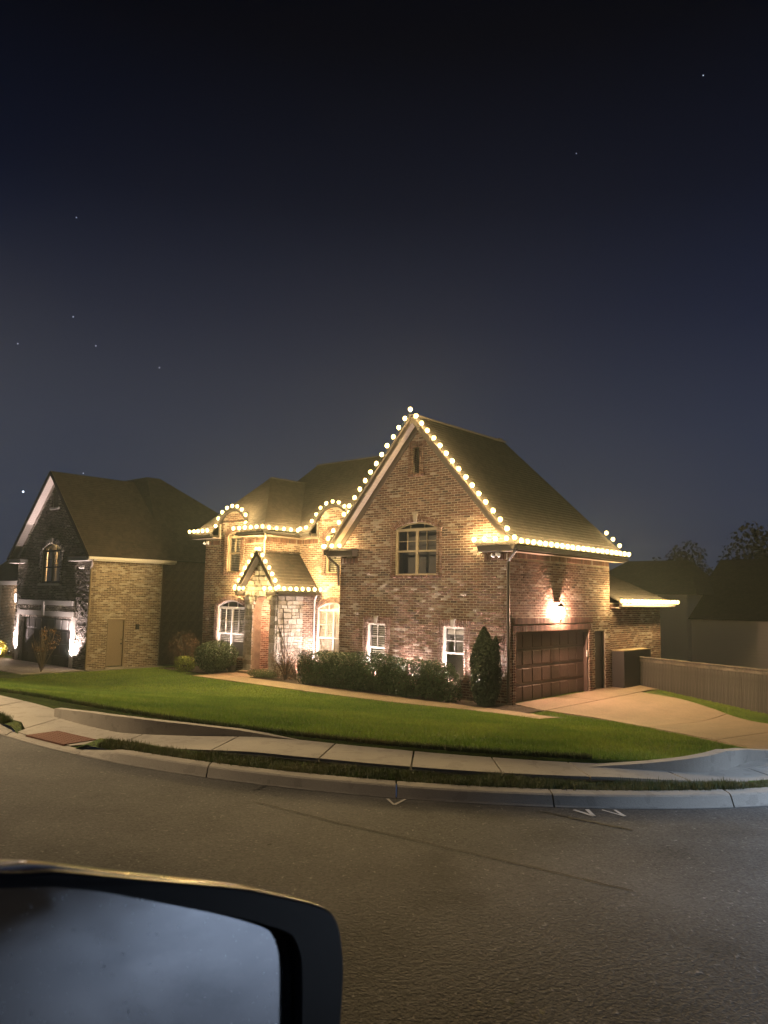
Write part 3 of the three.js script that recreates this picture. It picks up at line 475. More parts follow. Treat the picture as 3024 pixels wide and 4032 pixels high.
const roofY = 4.75, kR = (9.2 - roofY) / 3.98;
{ // gable wing front
  const f = frameAt(0, 0, 0, 0), W = 7.05, c = -W / 2, under = (u) => Math.min(roofY - .16 + (u + 7.5) * kR, roofY - .16 + (.42 - u) * kR);
  const holes = [
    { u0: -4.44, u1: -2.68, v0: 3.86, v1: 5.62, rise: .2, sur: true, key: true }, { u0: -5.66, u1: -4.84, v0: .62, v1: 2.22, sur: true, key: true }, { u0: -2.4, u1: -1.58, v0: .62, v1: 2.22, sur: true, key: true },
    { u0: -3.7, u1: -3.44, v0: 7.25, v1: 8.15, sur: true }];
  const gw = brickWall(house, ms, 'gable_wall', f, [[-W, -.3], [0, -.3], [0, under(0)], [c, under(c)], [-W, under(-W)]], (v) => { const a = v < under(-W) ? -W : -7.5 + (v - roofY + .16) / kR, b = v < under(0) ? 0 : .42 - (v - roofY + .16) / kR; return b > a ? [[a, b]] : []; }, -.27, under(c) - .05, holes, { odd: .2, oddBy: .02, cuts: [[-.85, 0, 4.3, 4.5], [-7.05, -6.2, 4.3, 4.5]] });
  soldier(ms, gw, f, -.84, 0, 4.3); soldier(ms, gw, f, -7.05, -6.2, 4.3);
  windowUnit(house, f, -4.44, -2.68, 3.86, 5.62, { cols: 2, rise: .2, transom: true, mat: M.trimTan, mid: 4.66 });
  windowUnit(house, f, -5.66, -4.84, .62, 2.22, { cols: 1, mat: M.trimWhite, blinds: [1.0, 2.2], mid: 1.4 });
  windowUnit(house, f, -2.4, -1.58, .62, 2.22, { cols: 1, mat: M.trimWhite, mid: 1.4, curtain: [[-2.38, -1.6]].map(([a, b]) => [a, b]).slice(0, 0) });
  part('roller_shade', box(-2.34, -1.64, 1.98, 2.2, -.16, -.15), M.slat, house);
  const lou = new THREE.Group(); lou.name = 'gable_vent'; house.add(lou); part('vent_back', box(-3.7, -3.44, 7.25, 8.15, -.19, -.17), M.iron, lou);
  for (let k = 0; k < 14; k++) { const m = part('louvre', new THREE.BoxGeometry(.26, .012, .07), M.trimBrown, lou); m.position.set(-3.57, 7.29 + k * .063, -.07); m.rotation.x = .7; }
}
{ // garage side and the low wing behind it
  const f = frameAt(0, 0, 0, Math.PI / 2), D = 6.9;
  const holes = [{ u0: .42, u1: 5.2, v0: -.05, v1: 2.13 }, { u0: 5.66, u1: 6.46, v0: .02, v1: 2.07 }];
  const cuts = [[.2, 5.42, 2.13, 2.6], [5.2, 5.42, -.3, 2.2], [.2, .42, -.3, 2.2], [.0, D, 4.35, 4.6]];
  const w = brickWall(house, ms, 'garage_wall', f, [[0, -.3], [D, -.3], [D, roofY - .05], [0, roofY - .05]], () => [[.0, D]], -.27, 4.62, holes, { odd: .1, cuts });
  for (let v = -.25; v < 2.1; v += .078) for (const [e, s] of [[.42, -1], [5.2, 1]]) { ms.put(w, f, e + s * .052, v + .039, .086, .058, .03 + rr(0, .004)); ms.put(w, f, e + s * .152, v + .039, .085, .058, .032 + rr(0, .004)); }
  for (const dv of [.1, .33]) for (let u = .22; u < 5.4; u += .078) ms.put(w, f, u + .039, 2.13 + dv, .058, .19, (dv > .2 ? .045 : .03) + rr(0, .004));
  soldier(ms, w, f, 0, D, 4.37);
  const gd = new THREE.Group(); gd.name = 'garage_door'; f.matrix.decompose(gd.position, gd.quaternion, gd.scale); house.add(gd);
  part('door_leaf', box(.42, 5.2, -.05, 2.13, -.2, -.17), M.garage, gd);
  for (let r = 0; r < 4; r++) for (let c = 0; c < 8; c++) { const g = new RoundedBoxGeometry(.5, .42, .03, 1, .012); const m = part('panel', g, M.garage, gd); m.position.set(.42 + .0475 + .2775 + c * .585 + .02, .0 + .27 + r * .535 - .02, -.172); }
  for (let r = 1; r < 4; r++) part('section_joint', box(.43, 5.19, r * .535 - .025, r * .535 - .012, -.172, -.164), M.iron, gd);
  part('jamb', merge([box(.42, .5, -.05, 2.13, -.165, -.02), box(5.12, 5.2, -.05, 2.13, -.165, -.02), box(.5, 5.12, 2.05, 2.13, -.165, -.02)]), M.garage, gd);
  const sd = new THREE.Group(); sd.name = 'side_door'; f.matrix.decompose(sd.position, sd.quaternion, sd.scale); house.add(sd);
  part('door_leaf', box(5.7, 6.42, .03, 2.02, -.17, -.12), M.doorDark, sd); part('frame', merge([box(5.66, 5.7, .02, 2.07, -.18, -.06), box(6.42, 6.46, .02, 2.07, -.18, -.06), box(5.7, 6.42, 2.02, 2.07, -.18, -.06)]), M.doorDark, sd); part('sill', box(5.62, 6.5, -.06, .018, -.2, .06), M.concrete, sd);
  for (const [v0, v1] of [[1.42, 1.47], [1.3, 1.36], [.98, 1.2]]) part('door_plate', box(5.78, 5.78 + (v0 > 1.2 ? .16 : .09), v0, v1, -.119, -.112), M.plateGrey, sd);
  part('handle', merge([cyl(V(6.34, 1, -.12), V(6.34, 1, -.06), .02, .02), box(6.25, 6.36, .985, 1.015, -.07, -.05)]), M.metalDark, sd);
  part('keypad', box(5.05, 5.13, 1.2, 1.42, -.018, .012), M.white, house).applyMatrix4(f.matrix);
  // low wing
  const f2 = frameAt(-.012, 0, 0, Math.PI / 2);
  const ww = brickWall(house, ms, 'wing_wall', f2, [[6.9, -.9], [11.6, -.9], [11.6, 3.05], [6.9, 3.05]], () => [[6.92, 11.6]], -.85, 2.86, [], { odd: .22, oddBy: .02 });
  soldier(ms, ww, f2, 6.92, 11.6, 2.82);
  slab(frameAt(0, 0, -11.6, Math.PI), [[.012, -.9], [7, -.9], [7, 3.05], [.012, 3.05]], [], .2, M.mortar, 'wing_end_wall', house);
  // walls out of sight that close the volume
  part('inner_wall', merge([box(-6.85, -.52, -.3, 4.7, -.75, -.55), box(-6.9, -6.7, -.3, 4.7, -6.9, -.22), box(-6.85, -.2, -.3, 4.7, -6.9, -6.7), box(-.75, -.55, -.3, 4.7, -6.7, -.75)]), M.mortar, house);
}
{ // left side of the gable wing, main front and the projecting bay
  const f = frameAt(-7.05, 0, 0, -Math.PI / 2); // faces left
  slab(f, [[-2.2, -.3], [0, -.3], [0, 5.2], [-2.2, 5.2]].map(([u, v]) => [u, v]), [], .2, M.mortar, 'wing_left_wall', house);
  const fm = frameAt(0, 0, -2.1, 0);
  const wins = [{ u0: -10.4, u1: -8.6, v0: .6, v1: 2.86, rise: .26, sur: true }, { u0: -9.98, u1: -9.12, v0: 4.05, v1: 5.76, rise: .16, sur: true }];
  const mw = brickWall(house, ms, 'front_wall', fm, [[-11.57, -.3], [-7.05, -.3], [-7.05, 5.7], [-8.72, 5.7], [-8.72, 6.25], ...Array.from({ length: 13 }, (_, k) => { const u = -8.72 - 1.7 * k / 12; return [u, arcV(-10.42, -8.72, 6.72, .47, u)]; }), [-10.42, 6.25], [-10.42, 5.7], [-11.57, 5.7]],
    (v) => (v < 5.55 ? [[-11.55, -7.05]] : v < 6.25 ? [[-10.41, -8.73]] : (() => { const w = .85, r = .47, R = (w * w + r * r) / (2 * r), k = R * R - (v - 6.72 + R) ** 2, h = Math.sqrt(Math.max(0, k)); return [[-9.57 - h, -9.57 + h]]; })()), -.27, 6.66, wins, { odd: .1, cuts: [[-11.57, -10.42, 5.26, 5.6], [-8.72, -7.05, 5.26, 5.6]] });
  soldier(ms, mw, fm, -11.55, -10.45, 5.27); soldier(ms, mw, fm, -8.7, -7.1, 5.27);
  windowUnit(house, fm, -10.4, -8.6, .6, 2.86, { cols: 2, rise: .26, transom: true, mat: M.trimWhite, blinds: [.62, 2.45], lit: 1.6, mid: 1.45 });
  windowUnit(house, fm, -9.98, -9.12, 4.05, 5.76, { cols: 1, rise: .16, transom: true, mat: M.trimTan, blinds: [4.1, 5.5], mid: 4.8 });
  // bay
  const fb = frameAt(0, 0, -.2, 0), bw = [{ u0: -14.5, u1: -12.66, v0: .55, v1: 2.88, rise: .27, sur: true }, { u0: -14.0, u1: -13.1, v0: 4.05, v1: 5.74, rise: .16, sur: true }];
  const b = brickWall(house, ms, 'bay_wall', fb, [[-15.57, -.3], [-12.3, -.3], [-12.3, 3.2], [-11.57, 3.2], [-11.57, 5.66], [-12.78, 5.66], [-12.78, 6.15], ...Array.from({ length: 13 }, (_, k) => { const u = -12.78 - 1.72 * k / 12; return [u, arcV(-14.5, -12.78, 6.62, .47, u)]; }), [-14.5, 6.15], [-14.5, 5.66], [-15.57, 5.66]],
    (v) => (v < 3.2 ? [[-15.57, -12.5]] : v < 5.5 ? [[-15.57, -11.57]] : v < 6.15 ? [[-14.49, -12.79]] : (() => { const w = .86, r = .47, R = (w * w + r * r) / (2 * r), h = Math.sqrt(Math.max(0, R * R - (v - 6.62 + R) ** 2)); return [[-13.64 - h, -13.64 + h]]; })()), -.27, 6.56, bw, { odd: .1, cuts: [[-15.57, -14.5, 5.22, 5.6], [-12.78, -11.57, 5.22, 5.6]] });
  soldier(ms, b, fb, -15.57, -14.52, 5.23); soldier(ms, b, fb, -12.76, -11.57, 5.23);
  windowUnit(house, fb, -14.5, -12.66, .55, 2.88, { cols: 2, rise: .27, transom: true, mat: M.trimWhite, blinds: [1.2, 2.5], mid: 1.5 });
  windowUnit(house, fb, -14.0, -13.1, 4.05, 5.74, { cols: 1, rise: .16, transom: true, mat: M.trimTan, blinds: [4.1, 5.5], mid: 4.85 });
  const fs = frameAt(-11.57, 0, 0, Math.PI / 2);
  const bs = brickWall(house, ms, 'bay_side_wall', fs, [[.2, 3.2], [2.1, 3.2], [2.1, 5.66], [.2, 5.66]], () => [[.22, 2.08]], 3.22, 5.3, [], { odd: .08 }); soldier(ms, bs, fs, .22, 2.08, 5.27);
  const fi = frameAt(-12.12, 0, 0, Math.PI / 2);
  brickWall(house, ms, 'porch_inner_wall', fi, [[.4, .1], [2.1, .1], [2.1, 3.2], [.4, 3.2]], () => [[.42, 2.08]], .16, 3.15, [], { odd: .08 });
  slab(frameAt(-15.57, 0, 0, -Math.PI / 2), [[-8, -.3], [-.2, -.3], [-.2, 5.66], [-8, 5.66]], [], .2, M.mortar, 'left_end_wall', house);
  part('porch_floor', merge([box(-12.1, -10.9, .02, .15, -2.1, -.12), box(-12.45, -10.55, -.2, .12, -.56, .25)]), M.aggregate, house);
  part('bay_floor_slab', box(-12.12, -11.57, 3.12, 3.22, -2.1, -.45), M.soffit, house);
  part('porch_ceiling', box(-12.1, -10.65, 3.12, 3.18, -2.1, -.56), M.soffit, house);
  // inner lining
  part('inner_wall', merge([box(-11.6, -7.1, -.3, 5.6, -2.85, -2.65), box(-15.4, -12.2, -.3, 5.6, -.95, -.75)]), M.mortar, house);
}
{ // stone porch
  const pg = new THREE.Group(); pg.name = 'stone_porch'; house.add(pg);
  const fp = frameAt(0, 0, -.12, 0), holes = [holePath(-12.03, -10.98, .12, 3.08, .5)];
  slab(fp, [[-12.55, -.3], [-10.6, -.3], [-10.6, 3.3], [-11.575, 4.62], [-12.55, 3.3]], holes, .4, M.stoneJoint, 'front_wall', pg);
  const fs = frameAt(-10.6, 0, 0, Math.PI / 2); slab(fs, [[.52, -.3], [1.42, -.3], [1.42, 3.25], [.52, 3.25]], [], .35, M.stoneJoint, 'side_wall', pg);
  const fr = frameAt(-10.615, 0, 0, Math.PI / 2); brickWall(house, ms, 'porch_return_wall', fr, [[1.42, -.3], [2.1, -.3], [2.1, 3.25], [1.42, 3.25]], () => [[1.43, 2.09]], -.2, 3.2, [], {});
  const ash = (f, u0, u1, v0, v1, skip) => { // squared rubble in uneven courses
    for (let v = v0; v < v1 - .05;) { const ch = Math.min(rr(.13, .25), v1 - v); for (let u = u0 - rr(0, .15); u < u1;) { const wl = rr(.18, .46), a = Math.max(u, u0), b = Math.min(u + wl, u1); u += wl; if (b - a < .06) continue; const split = ch > .2 && rnd() < .35, parts = split ? [[v, v + ch / 2], [v + ch / 2, v + ch]] : [[v, v + ch]]; for (const [p, q] of parts) { for (const [x0, x1] of skip ? skip(a, b, (p + q) / 2) : [[a, b]]) { if (x1 - x0 < .05) continue; const d = .05 + rr(0, .03), g = new RoundedBoxGeometry(x1 - x0 - .012, q - p - .012, d + .03, 1, .012); const P = g.attributes.position; for (let i = 0; i < P.count; i++) P.setXYZ(i, P.getX(i) + rr(-.004, .004), P.getY(i) + rr(-.004, .004), P.getZ(i)); metric(g); const m = part('stone', g, M.stone[Math.floor(rnd() * 4)], pg); f.matrix.decompose(m.position, m.quaternion, m.scale); const o = V((x0 + x1) / 2, (p + q) / 2, (d - .03) / 2).applyQuaternion(m.quaternion); m.position.add(o); } } } v += ch; }
  };
  ash(fp, -12.55, -10.6, -.2, 3.28, (a, b, v) => { let s = [[a, b]]; const sp = 2.58; if (v < sp) s = cutSpan(s, -12.03, -10.98); else { const w = .525, r = .5, R = (w * w + r * r) / (2 * r), k = R * R - (v - 3.08 + R) ** 2; if (k > 0 && v < 3.12) { const h = Math.sqrt(k); s = cutSpan(s, -11.505 - h, -11.505 + h); } } return s; });
  ash(fs, .1, 1.42, -.2, 3.22);
  for (let v = 3.3; v < 4.4; v += .2) { const hw = (4.62 - v - .2) * .73; if (hw > .12) ash(fp, -11.575 - hw, -11.575 + hw, v, v + .2); }
  // arch soffit light and lamp inside the porch
  const pl = new THREE.PointLight(new THREE.Color(1, .50, .30), 26); pl.castShadow = true; pl.shadow.radius = 4; pl.name = 'porch_lamp'; pl.position.set(-11.05, 2.8, -1.35); house.add(pl);
  const lb = part('porch_lamp', new THREE.SphereGeometry(.09, 14, 10), std({ color: col(1, .9, .8), emissive: col(1, .62, .42), emissiveIntensity: 6 }), house); lb.position.copy(pl.position);
  part('lamp_stem', cyl(V(-11.05, 2.88, -1.35), V(-11.05, 3.13, -1.35), .012, .012), M.metalDark, house);
}
// roofs of the brick house
const roof = (root, name, pts, o) => part(name, roofSlope(pts.map((p) => V(...p)), o), M.shingle, root);
const gr = 9.2, ge = roofY;
roof(house, 'roof_slope', [[.45, ge, .35], [.45, ge, -7.45], [-3.53, gr, -5.35], [-3.53, gr, .35]]);
roof(house, 'roof_slope', [[-7.51, ge, .35], [-7.51, ge, -7.45], [-3.53, gr, -5.35], [-3.53, gr, .35]]);
roof(house, 'roof_slope', [[.45, ge, -7.45], [-7.51, ge, -7.45], [-3.53, gr, -5.35]]);
roof(house, 'roof_slope', [[-16.05, 5.75, -1.65], [-6.5, 5.75, -1.65], [-3.5, 9.3, -5.1], [-13.8, 9.3, -5.1]], { notch: [5.55, 7.42, .62] });
roof(house, 'roof_slope', [[-16.05, 5.75, -1.65], [-16.05, 5.75, -8.6], [-13.8, 9.3, -5.1]]);
roof(house, 'roof_slope', [[-3.5, 5.75, -8.6], [-16.05, 5.75, -8.6], [-13.8, 9.3, -5.1], [-3.5, 9.3, -5.1]]);
roof(house, 'roof_slope', [[-16.05, 5.72, .25], [-11.1, 5.72, .25], [-13.58, 8.3, -2.07]], { notch: [1.46, 3.36, .6] });
roof(house, 'roof_slope', [[-11.1, 5.72, .25], [-11.1, 5.72, -1.7], [-13.58, 8.3, -4.2], [-13.58, 8.3, -2.07]]);
roof(house, 'roof_slope', [[-16.05, 5.72, .25], [-16.05, 5.72, -1.7], [-13.58, 8.3, -4.2], [-13.58, 8.3, -2.07]]);
roof(house, 'roof_slope', [[.42, 3.08, -6.9], [.42, 3.08, -12.05], [-2.6, 4.75, -9.6], [-2.6, 4.75, -6.9]]);
roof(house, 'roof_slope', [[.42, 3.08, -12.05], [-7, 3.08, -12.05], [-5, 4.75, -9.6], [-2.6, 4.75, -9.6]]);
{ const rc = (p, q) => part('ridge_cap', bar(V(...p), V(...q), .22, .03), M.shingle, house); rc([-3.53, gr + .012, .36], [-3.53, gr + .012, -5.35]); rc([-13.58, 8.31, -2.07], [-13.58, 8.31, -4.2]); rc([-13.8, 9.31, -5.1], [-3.5, 9.31, -5.1]); }
// porch roof, each course of shingles a piece of its own
{
  const pr = new THREE.Group(); pr.name = 'porch_roof'; house.add(pr);
  for (const pts of [[[-10.28, 3.28, .22], [-10.28, 3.28, -2.08], [-11.575, 4.86, -2.08], [-11.575, 4.86, .22]], [[-12.87, 3.28, .22], [-12.87, 3.28, -.2], [-11.575, 4.86, -.2], [-11.575, 4.86, .22]]])
    for (const g of roofSlope(pts.map((p) => V(...p)), { split: true, step: .17 })) part('shingle_course', g, M.shingle, pr);
  part('ridge_cap', bar(V(-11.575, 4.885, .24), V(-11.575, 4.885, -2.08), .16, .03), M.shingle, pr);
  for (const s of [-1, 1]) part('rake_board', bar(V(-11.575 + s * 1.3, 3.2, .2), V(-11.575, 4.79, .2), .04, .15, V(0, 0, 1).cross(V(s, 0, 0)).lengthSq() ? V(0, 1, 0) : V(0, 1, 0)), M.trimBrown, pr);
  part('gutter', box(-10.32, -10.2, 3.17, 3.27, -2.05, .2), M.gutter, pr); part('fascia', merge([box(-10.36, -10.325, 3.1, 3.27, -2.05, .2), box(-10.7, -10.36, 3.1, 3.13, -2.05, .2), box(-12.86, -12.3, 3.1, 3.27, .12, .2), box(-10.95, -10.36, 3.1, 3.26, .12, .2)]), M.trimBrown, pr);
  part('downspout', tube([V(-10.3, 3.15, -1.95), V(-10.45, 3.0, -2.0), V(-10.5, 2.8, -2.03), V(-10.5, .2, -2.03)], .035, 8, 20), M.trimWhite, house);
}
{ // eaves: fascia, gutter, soffit
  const ev = new THREE.Group(); ev.name = 'eaves'; house.add(ev);
  const seg = (n, x0, x1, y0, y1, z0, z1, m) => part(n, box(x0, x1, y0, y1, z0, z1), m, ev);
  seg('soffit', -.02, .36, ge - .21, ge - .18, -7.4, .3, M.soffit); seg('fascia', .36, .4, ge - .21, ge - .02, -7.4, .3, M.trimBrown); seg('gutter', .405, .51, ge - .16, ge - .05, -7.45, .33, M.gutter);
  seg('soffit', -7.42, -7.03, ge - .21, ge - .18, -2, .3, M.soffit); seg('gutter', -7.6, -7.48, ge - .16, ge - .05, -1.7, .33, M.gutter);
  // cornice returns on the gable
  for (const [x0, x1] of [[-.9, .36], [-7.45, -6.2]]) { seg('cornice_return', x0, x1, ge - .2, ge - .02, .02, .3, M.trimBrown); seg('return_cap', x0 - .03, x1 + .03, ge - .018, ge + .05, .01, .36, M.shingle); }
  const main = (x0, x1, z, y) => { seg('soffit', x0, x1, y - .22, y - .19, z - .42, z - .05, M.soffit); seg('fascia', x0, x1, y - .22, y - .03, z - .05, z - .01, M.trimBrown); seg('gutter', x0, x1, y - .15, y - .05, z - .005, z + .1, M.gutter); };
  main(-11.05, -10.45, -1.65, 5.75); main(-8.7, -7.6, -1.65, 5.75);
  main(-16.05, -14.52, .25, 5.72); main(-12.76, -11.1, .25, 5.72);
  seg('soffit', -11.55, -11.2, 5.5, 5.53, -2.05, .2, M.soffit); seg('fascia', -11.2, -11.16, 5.5, 5.69, -1.7, .2, M.trimBrown); seg('gutter', -11.155, -11.05, 5.57, 5.67, -1.68, .35, M.gutter);
  seg('soffit', .0, .33, 2.87, 2.9, -12, -7, M.soffit); seg('fascia', .33, .37, 2.87, 3.06, -12, -7, M.trimBrown); seg('gutter', .375, .47, 2.93, 3.04, -12.02, -6.95, M.gutter);
  // rakes of the front gable: boards, and the boarded soffit one plank at a time
  for (const s of [-1, 1]) {
    const e = V(-3.53 + s * 3.98, ge - .1, 0), p = V(-3.53, gr - .1, 0), d = p.clone().sub(e), len = d.length(), dir = d.clone().normalize(), nrm = V(-dir.y * s, dir.x * s, 0); if (nrm.y < 0) nrm.negate();
    const sh = (q, z) => V(q.x, q.y, z);
    part('rake_board', bar(sh(e, .335), sh(p, .335), .035, .2, nrm), M.trimBrown, ev); part('rake_trim', bar(sh(e, .37).addScaledVector(nrm, .06), sh(p, .37).addScaledVector(nrm, .06), .04, .06, nrm), M.trimBrown, ev);
    part('frieze_board', bar(sh(e, .015).addScaledVector(nrm, -.16), sh(p, .015).addScaledVector(nrm, -.16), .03, .2, nrm), M.trimBrown, ev);
    const pl = new THREE.BoxGeometry(.118, .02, .29); const n = Math.floor(len / .125); for (let k = 0; k < n; k++) { const m = part('soffit_plank', pl, M.soffit, ev); const q = e.clone().addScaledVector(dir, (k + .5) * .125).addScaledVector(nrm, -.05); m.position.set(q.x, q.y, .17); m.rotation.z = Math.atan2(dir.y, dir.x); }
  }
  // dormer hoods over the two arched wall heads
  for (const [u0, u1, v1, z, zb] of [[-14.5, -12.78, 6.62, -.2, -1.3], [-10.42, -8.72, 6.72, -2.1, -3.2]]) {
    const s = new THREE.Shape(), n = 16, sp = v1 - .47; s.moveTo(u0 - .1, sp - .12); for (let k = 0; k <= n; k++) { const u = u0 - .1 + (u1 - u0 + .2) * k / n; s.lineTo(u, arcV(u0 - .1, u1 + .1, v1 + .1, .5, u)); } s.lineTo(u1 + .1, sp - .12); s.lineTo(u1 + .03, sp - .12); for (let k = 0; k <= n; k++) { const u = u1 + .03 - (u1 - u0 + .06) * k / n; s.lineTo(u, arcV(u0 - .03, u1 + .03, v1 + .02, .48, u)); } s.lineTo(u0 - .03, sp - .12); s.closePath();
    const g = new THREE.ExtrudeGeometry(s, { depth: z + .14 - zb, bevelEnabled: false }); g.translate(0, 0, zb); metric(g); part('dormer_hood', g, M.shingle, ev);
    part('dormer_cheek', merge([box(u0 - .1, u0 - .003, 5.5, sp - .03, zb, z + .08), box(u1 + .003, u1 + .1, 5.5, sp - .03, zb, z + .08)]), M.mortar, ev);
  }
  // downspouts
  part('downspout', tube([V(.46, ge - .16, .25), V(.3, ge - .3, .2), V(.06, ge - .5, .07), V(.05, 4.1, .06), V(.05, .1, .06)], .05, 8, 40), M.trimBrown, house);
  part('downspout', tube([V(-7.5, ge - .14, .28), V(-7.4, ge - .3, .2), V(-7.14, ge - .55, .05), V(-7.13, 3.5, .0)], .045, 8, 30), M.trimBrown, house);
  part('downspout', tube([V(-11.1, 5.58, .2), V(-11.25, 5.44, .05), V(-11.52, 5.3, -.12), V(-11.53, 5.1, -.14), V(-11.53, 4.75, -.14)], .045, 8, 30), M.trimTan, house);
}
ms.finish();

// floodlights (unlit) under the corners
function floodlight(label, p, turn) { const g = thing('floodlight', label, 'floodlight', p, turn, 'twin floodlights under the eaves'); part('box', box(-.06, .06, -.05, .05, 0, .05), M.white, g); for (const s of [-1, 1]) { const c = new THREE.CylinderGeometry(.055, .035, .13, 12); c.rotateX(1.1); c.rotateY(s * .5); c.translate(s * .11, -.05, .1); part('head', c, M.white, g); } }
floodlight('white twin floodlight below the eave at the garage corner', HL(-.32, 4.47, .06), HT);
floodlight('white twin floodlight at the far left corner of the brick house', HL(-15.3, 5.36, -.12), HT);

// garage lantern
{
  const p = HL(.16, 2.72, -2.95), g = thing('wall_lantern', 'brightly lit wall lantern above the brown garage door', 'lantern', p, HT + Math.PI / 2);
  part('backplate', box(-.06, .06, -.3, .15, -.15, -.125), M.iron, g);
  const hook = new THREE.TorusGeometry(.07, .009, 6, 18, 4.2); hook.translate(0, .36, 0); part('hook', hook, M.iron, g); part('arm', tube([V(0, -.28, -.13), V(0, -.34, -.06), V(0, -.26, 0)], .012, 6), M.iron, g);
  const cap = new THREE.ConeGeometry(.14, .12, 4); cap.rotateY(Math.PI / 4); cap.translate(0, .25, 0); part('cap', cap, M.iron, g);
  for (const [sx, sz] of [[-1, -1], [1, -1], [1, 1], [-1, 1]]) part('cage_bar', cyl(V(sx * .07, -.22, sz * .07), V(sx * .095, .2, sz * .095), .007, .007, 5), M.iron, g);
  const fin = new THREE.ConeGeometry(.05, .1, 8); fin.rotateX(Math.PI); fin.translate(0, -.28, 0); part('finial', fin, M.iron, g);
  part('lamp_glass', new THREE.CylinderGeometry(.078, .06, .34, 12), M.lampGlow, g);
  const pl = new THREE.PointLight(new THREE.Color(1, .56, .37), 46); pl.name = 'lantern'; pl.castShadow = true; pl.shadow.radius = 2.5; g.add(pl); pl.position.set(0, 0, .0);
}
// dark enclosure by the wing
{ const g = thing('storage_enclosure', 'dark tall storage enclosure with pale top against the low wing wall', 'enclosure', HL(.02, -.45, -6.98), HT);
  part('front_panel', box(.4, .46, 0, 1.76, -2.4, 0), M.garageDark, g); part('side_panel', box(0, .4, 0, 1.76, -.04, 0), M.garageDark, g); part('side_panel', box(0, .4, 0, 1.76, -2.4, -2.36), M.garageDark, g); part('lid', box(0, .5, 1.765, 1.80, -2.45, .03), std({ ...tWood, color: col(.5, .36, .2), roughness: .8 }), g); }

// strings of bulbs
const hl = (...p) => p.map(([x, y, z]) => HL(x, y, z));
lightString('warm bulbs climbing both slopes of the tall front gable', [hl([-7.55, ge + .07, .42], [-3.53, gr + .1, .42]), hl([-3.3, gr - .16, .42], [.5, ge + .09, .42]), hl([-7.5, ge + .08, .4], [-6.75, ge + .08, .4]), hl([-.95, ge + .08, .4], [.2, ge + .08, .4])], .385);
lightString('long row of bulbs on the eave over the garage door', [hl([.5, ge + .02, .05], [.5, ge + .02, -7.5])], .36);
lightString('three small bulbs on the far roof hip of the garage wing', [hl([.22, ge + .34, -7.36], [-.2, ge + .82, -7.14])], .32, .25);
lightString('close row of bulbs on the eave of the low rear wing', [hl([.56, 3.04, -6.75], [.56, 3.04, -12.05])], .29, .9);
{
  const arch = (u0, u1, v1, z) => Array.from({ length: 13 }, (_, k) => { const u = u0 - .1 + (u1 - u0 + .2) * k / 12; return [u, arcV(u0 - .1, u1 + .1, v1 + .1, .5, u) + .05, z]; });
  lightString('bulbs along the left bay eave and over its arched dormer', [hl([-16.05, 5.74, .36], [-14.75, 5.74, .36]), hl([-14.65, 5.95, .0], [-14.6, 6.2, -.08], ...arch(-14.5, -12.78, 6.62, -.08), [-12.68, 6.0, -.06]), hl([-12.95, 5.74, .36], [-11.08, 5.74, .36]), hl([-11.06, 5.72, .05], [-11.06, 5.72, -1.5])], .37);
  lightString('bulbs along the middle eave and over the arched dormer beside the gable', [hl([-11.0, 5.78, -1.55], [-10.7, 5.78, -1.55], [-10.55, 6.1, -1.8], [-10.52, 6.25, -1.95], ...arch(-10.42, -8.72, 6.72, -1.97), [-8.62, 6.0, -1.95])], .36);
  lightString('bulbs framing the little stone porch gable and its side gutter', [hl([-12.93, 3.36, .17], [-11.575, 5.0, .17], [-10.22, 3.36, .17]), hl([-12.85, 3.3, .24], [-12.3, 3.3, .24]), hl([-11.0, 3.3, .24], [-10.3, 3.3, .24]), hl([-10.2, 3.3, -.1], [-10.2, 3.3, -2.05])], .33);
}
// garden spotlights of the brick house
upLight('garden spotlight shining through the hedge below the right ground floor window', HL(-2.0, .12, .2), HL(-2.0, 2.4, .02));
upLight('garden spotlight shining through the hedge below the left ground floor window', HL(-5.25, .12, .2), HL(-5.25, 2.4, .02));
upLight('garden spotlight by the wall behind the cypress', HL(-.85, .08, .22), HL(-.75, 2.4, .0), 60);
upLight('garden spotlight behind the round holly under the bay window', HL(-13.6, .1, .02), HL(-13.6, 2.4, -.18), 60);
upLight('garden spotlight at the lit blinds window beside the porch', HL(-10.2, .1, -1.82), HL(-10.1, 2.4, -2.08), 50);
upLight('garden spotlight at the wall between the two small windows', HL(-3.6, .12, .2), HL(-3.6, 2.4, .02), 45);
upLight('garden spotlight aimed at the pale stone porch side', HL(-8.85, .05, .15), HL(-10.6, 1.9, -.75), 52, 40);
const PX = [[-1.249,-7.915],[-0.446,-7.307],[1.074,-6.256],[1.811,-5.719],[1.562,-7.740],[2.284,-7.183],[-1.325,-8.369],[-1.193,-8.625],[0.087,-8.103],[0.151,-7.875],[0.271,-8.092],[1.921,-7.805],[2.063,-7.591],[2.058,-7.825],[2.204,-7.823],[2.362,-7.609],[2.331,-7.831],[-0.889,-6.542],[0.527,-4.129],[0.691,-4.127],[0.827,-4.038]];
const ST = [[139.8,237.4,-318.5,0.30,'lone star in the upper right of the sky'], [90.3,217.9,-348.8,0.26,'faint star right of the middle of the sky'], [-150.2,180.9,-349.1,0.26,'faint star at left in the middle sky'], [-179.5,121.7,-360.3,0.26,'star near the left frame edge above the roofs'], [-155.7,137.7,-365.7,0.26,'upper of the two close stars above the left house'], [-146.7,125.7,-373.6,0.26,'lower of the two close stars above the left house'], [-117.9,118.7,-385.9,0.26,'tiny star between the two houses'], [-179.5,51.3,-376.5,0.50,'bright star just above the far left roof'], [-154.0,62.6,-386.0,0.26,'small star over the left house ridge']];

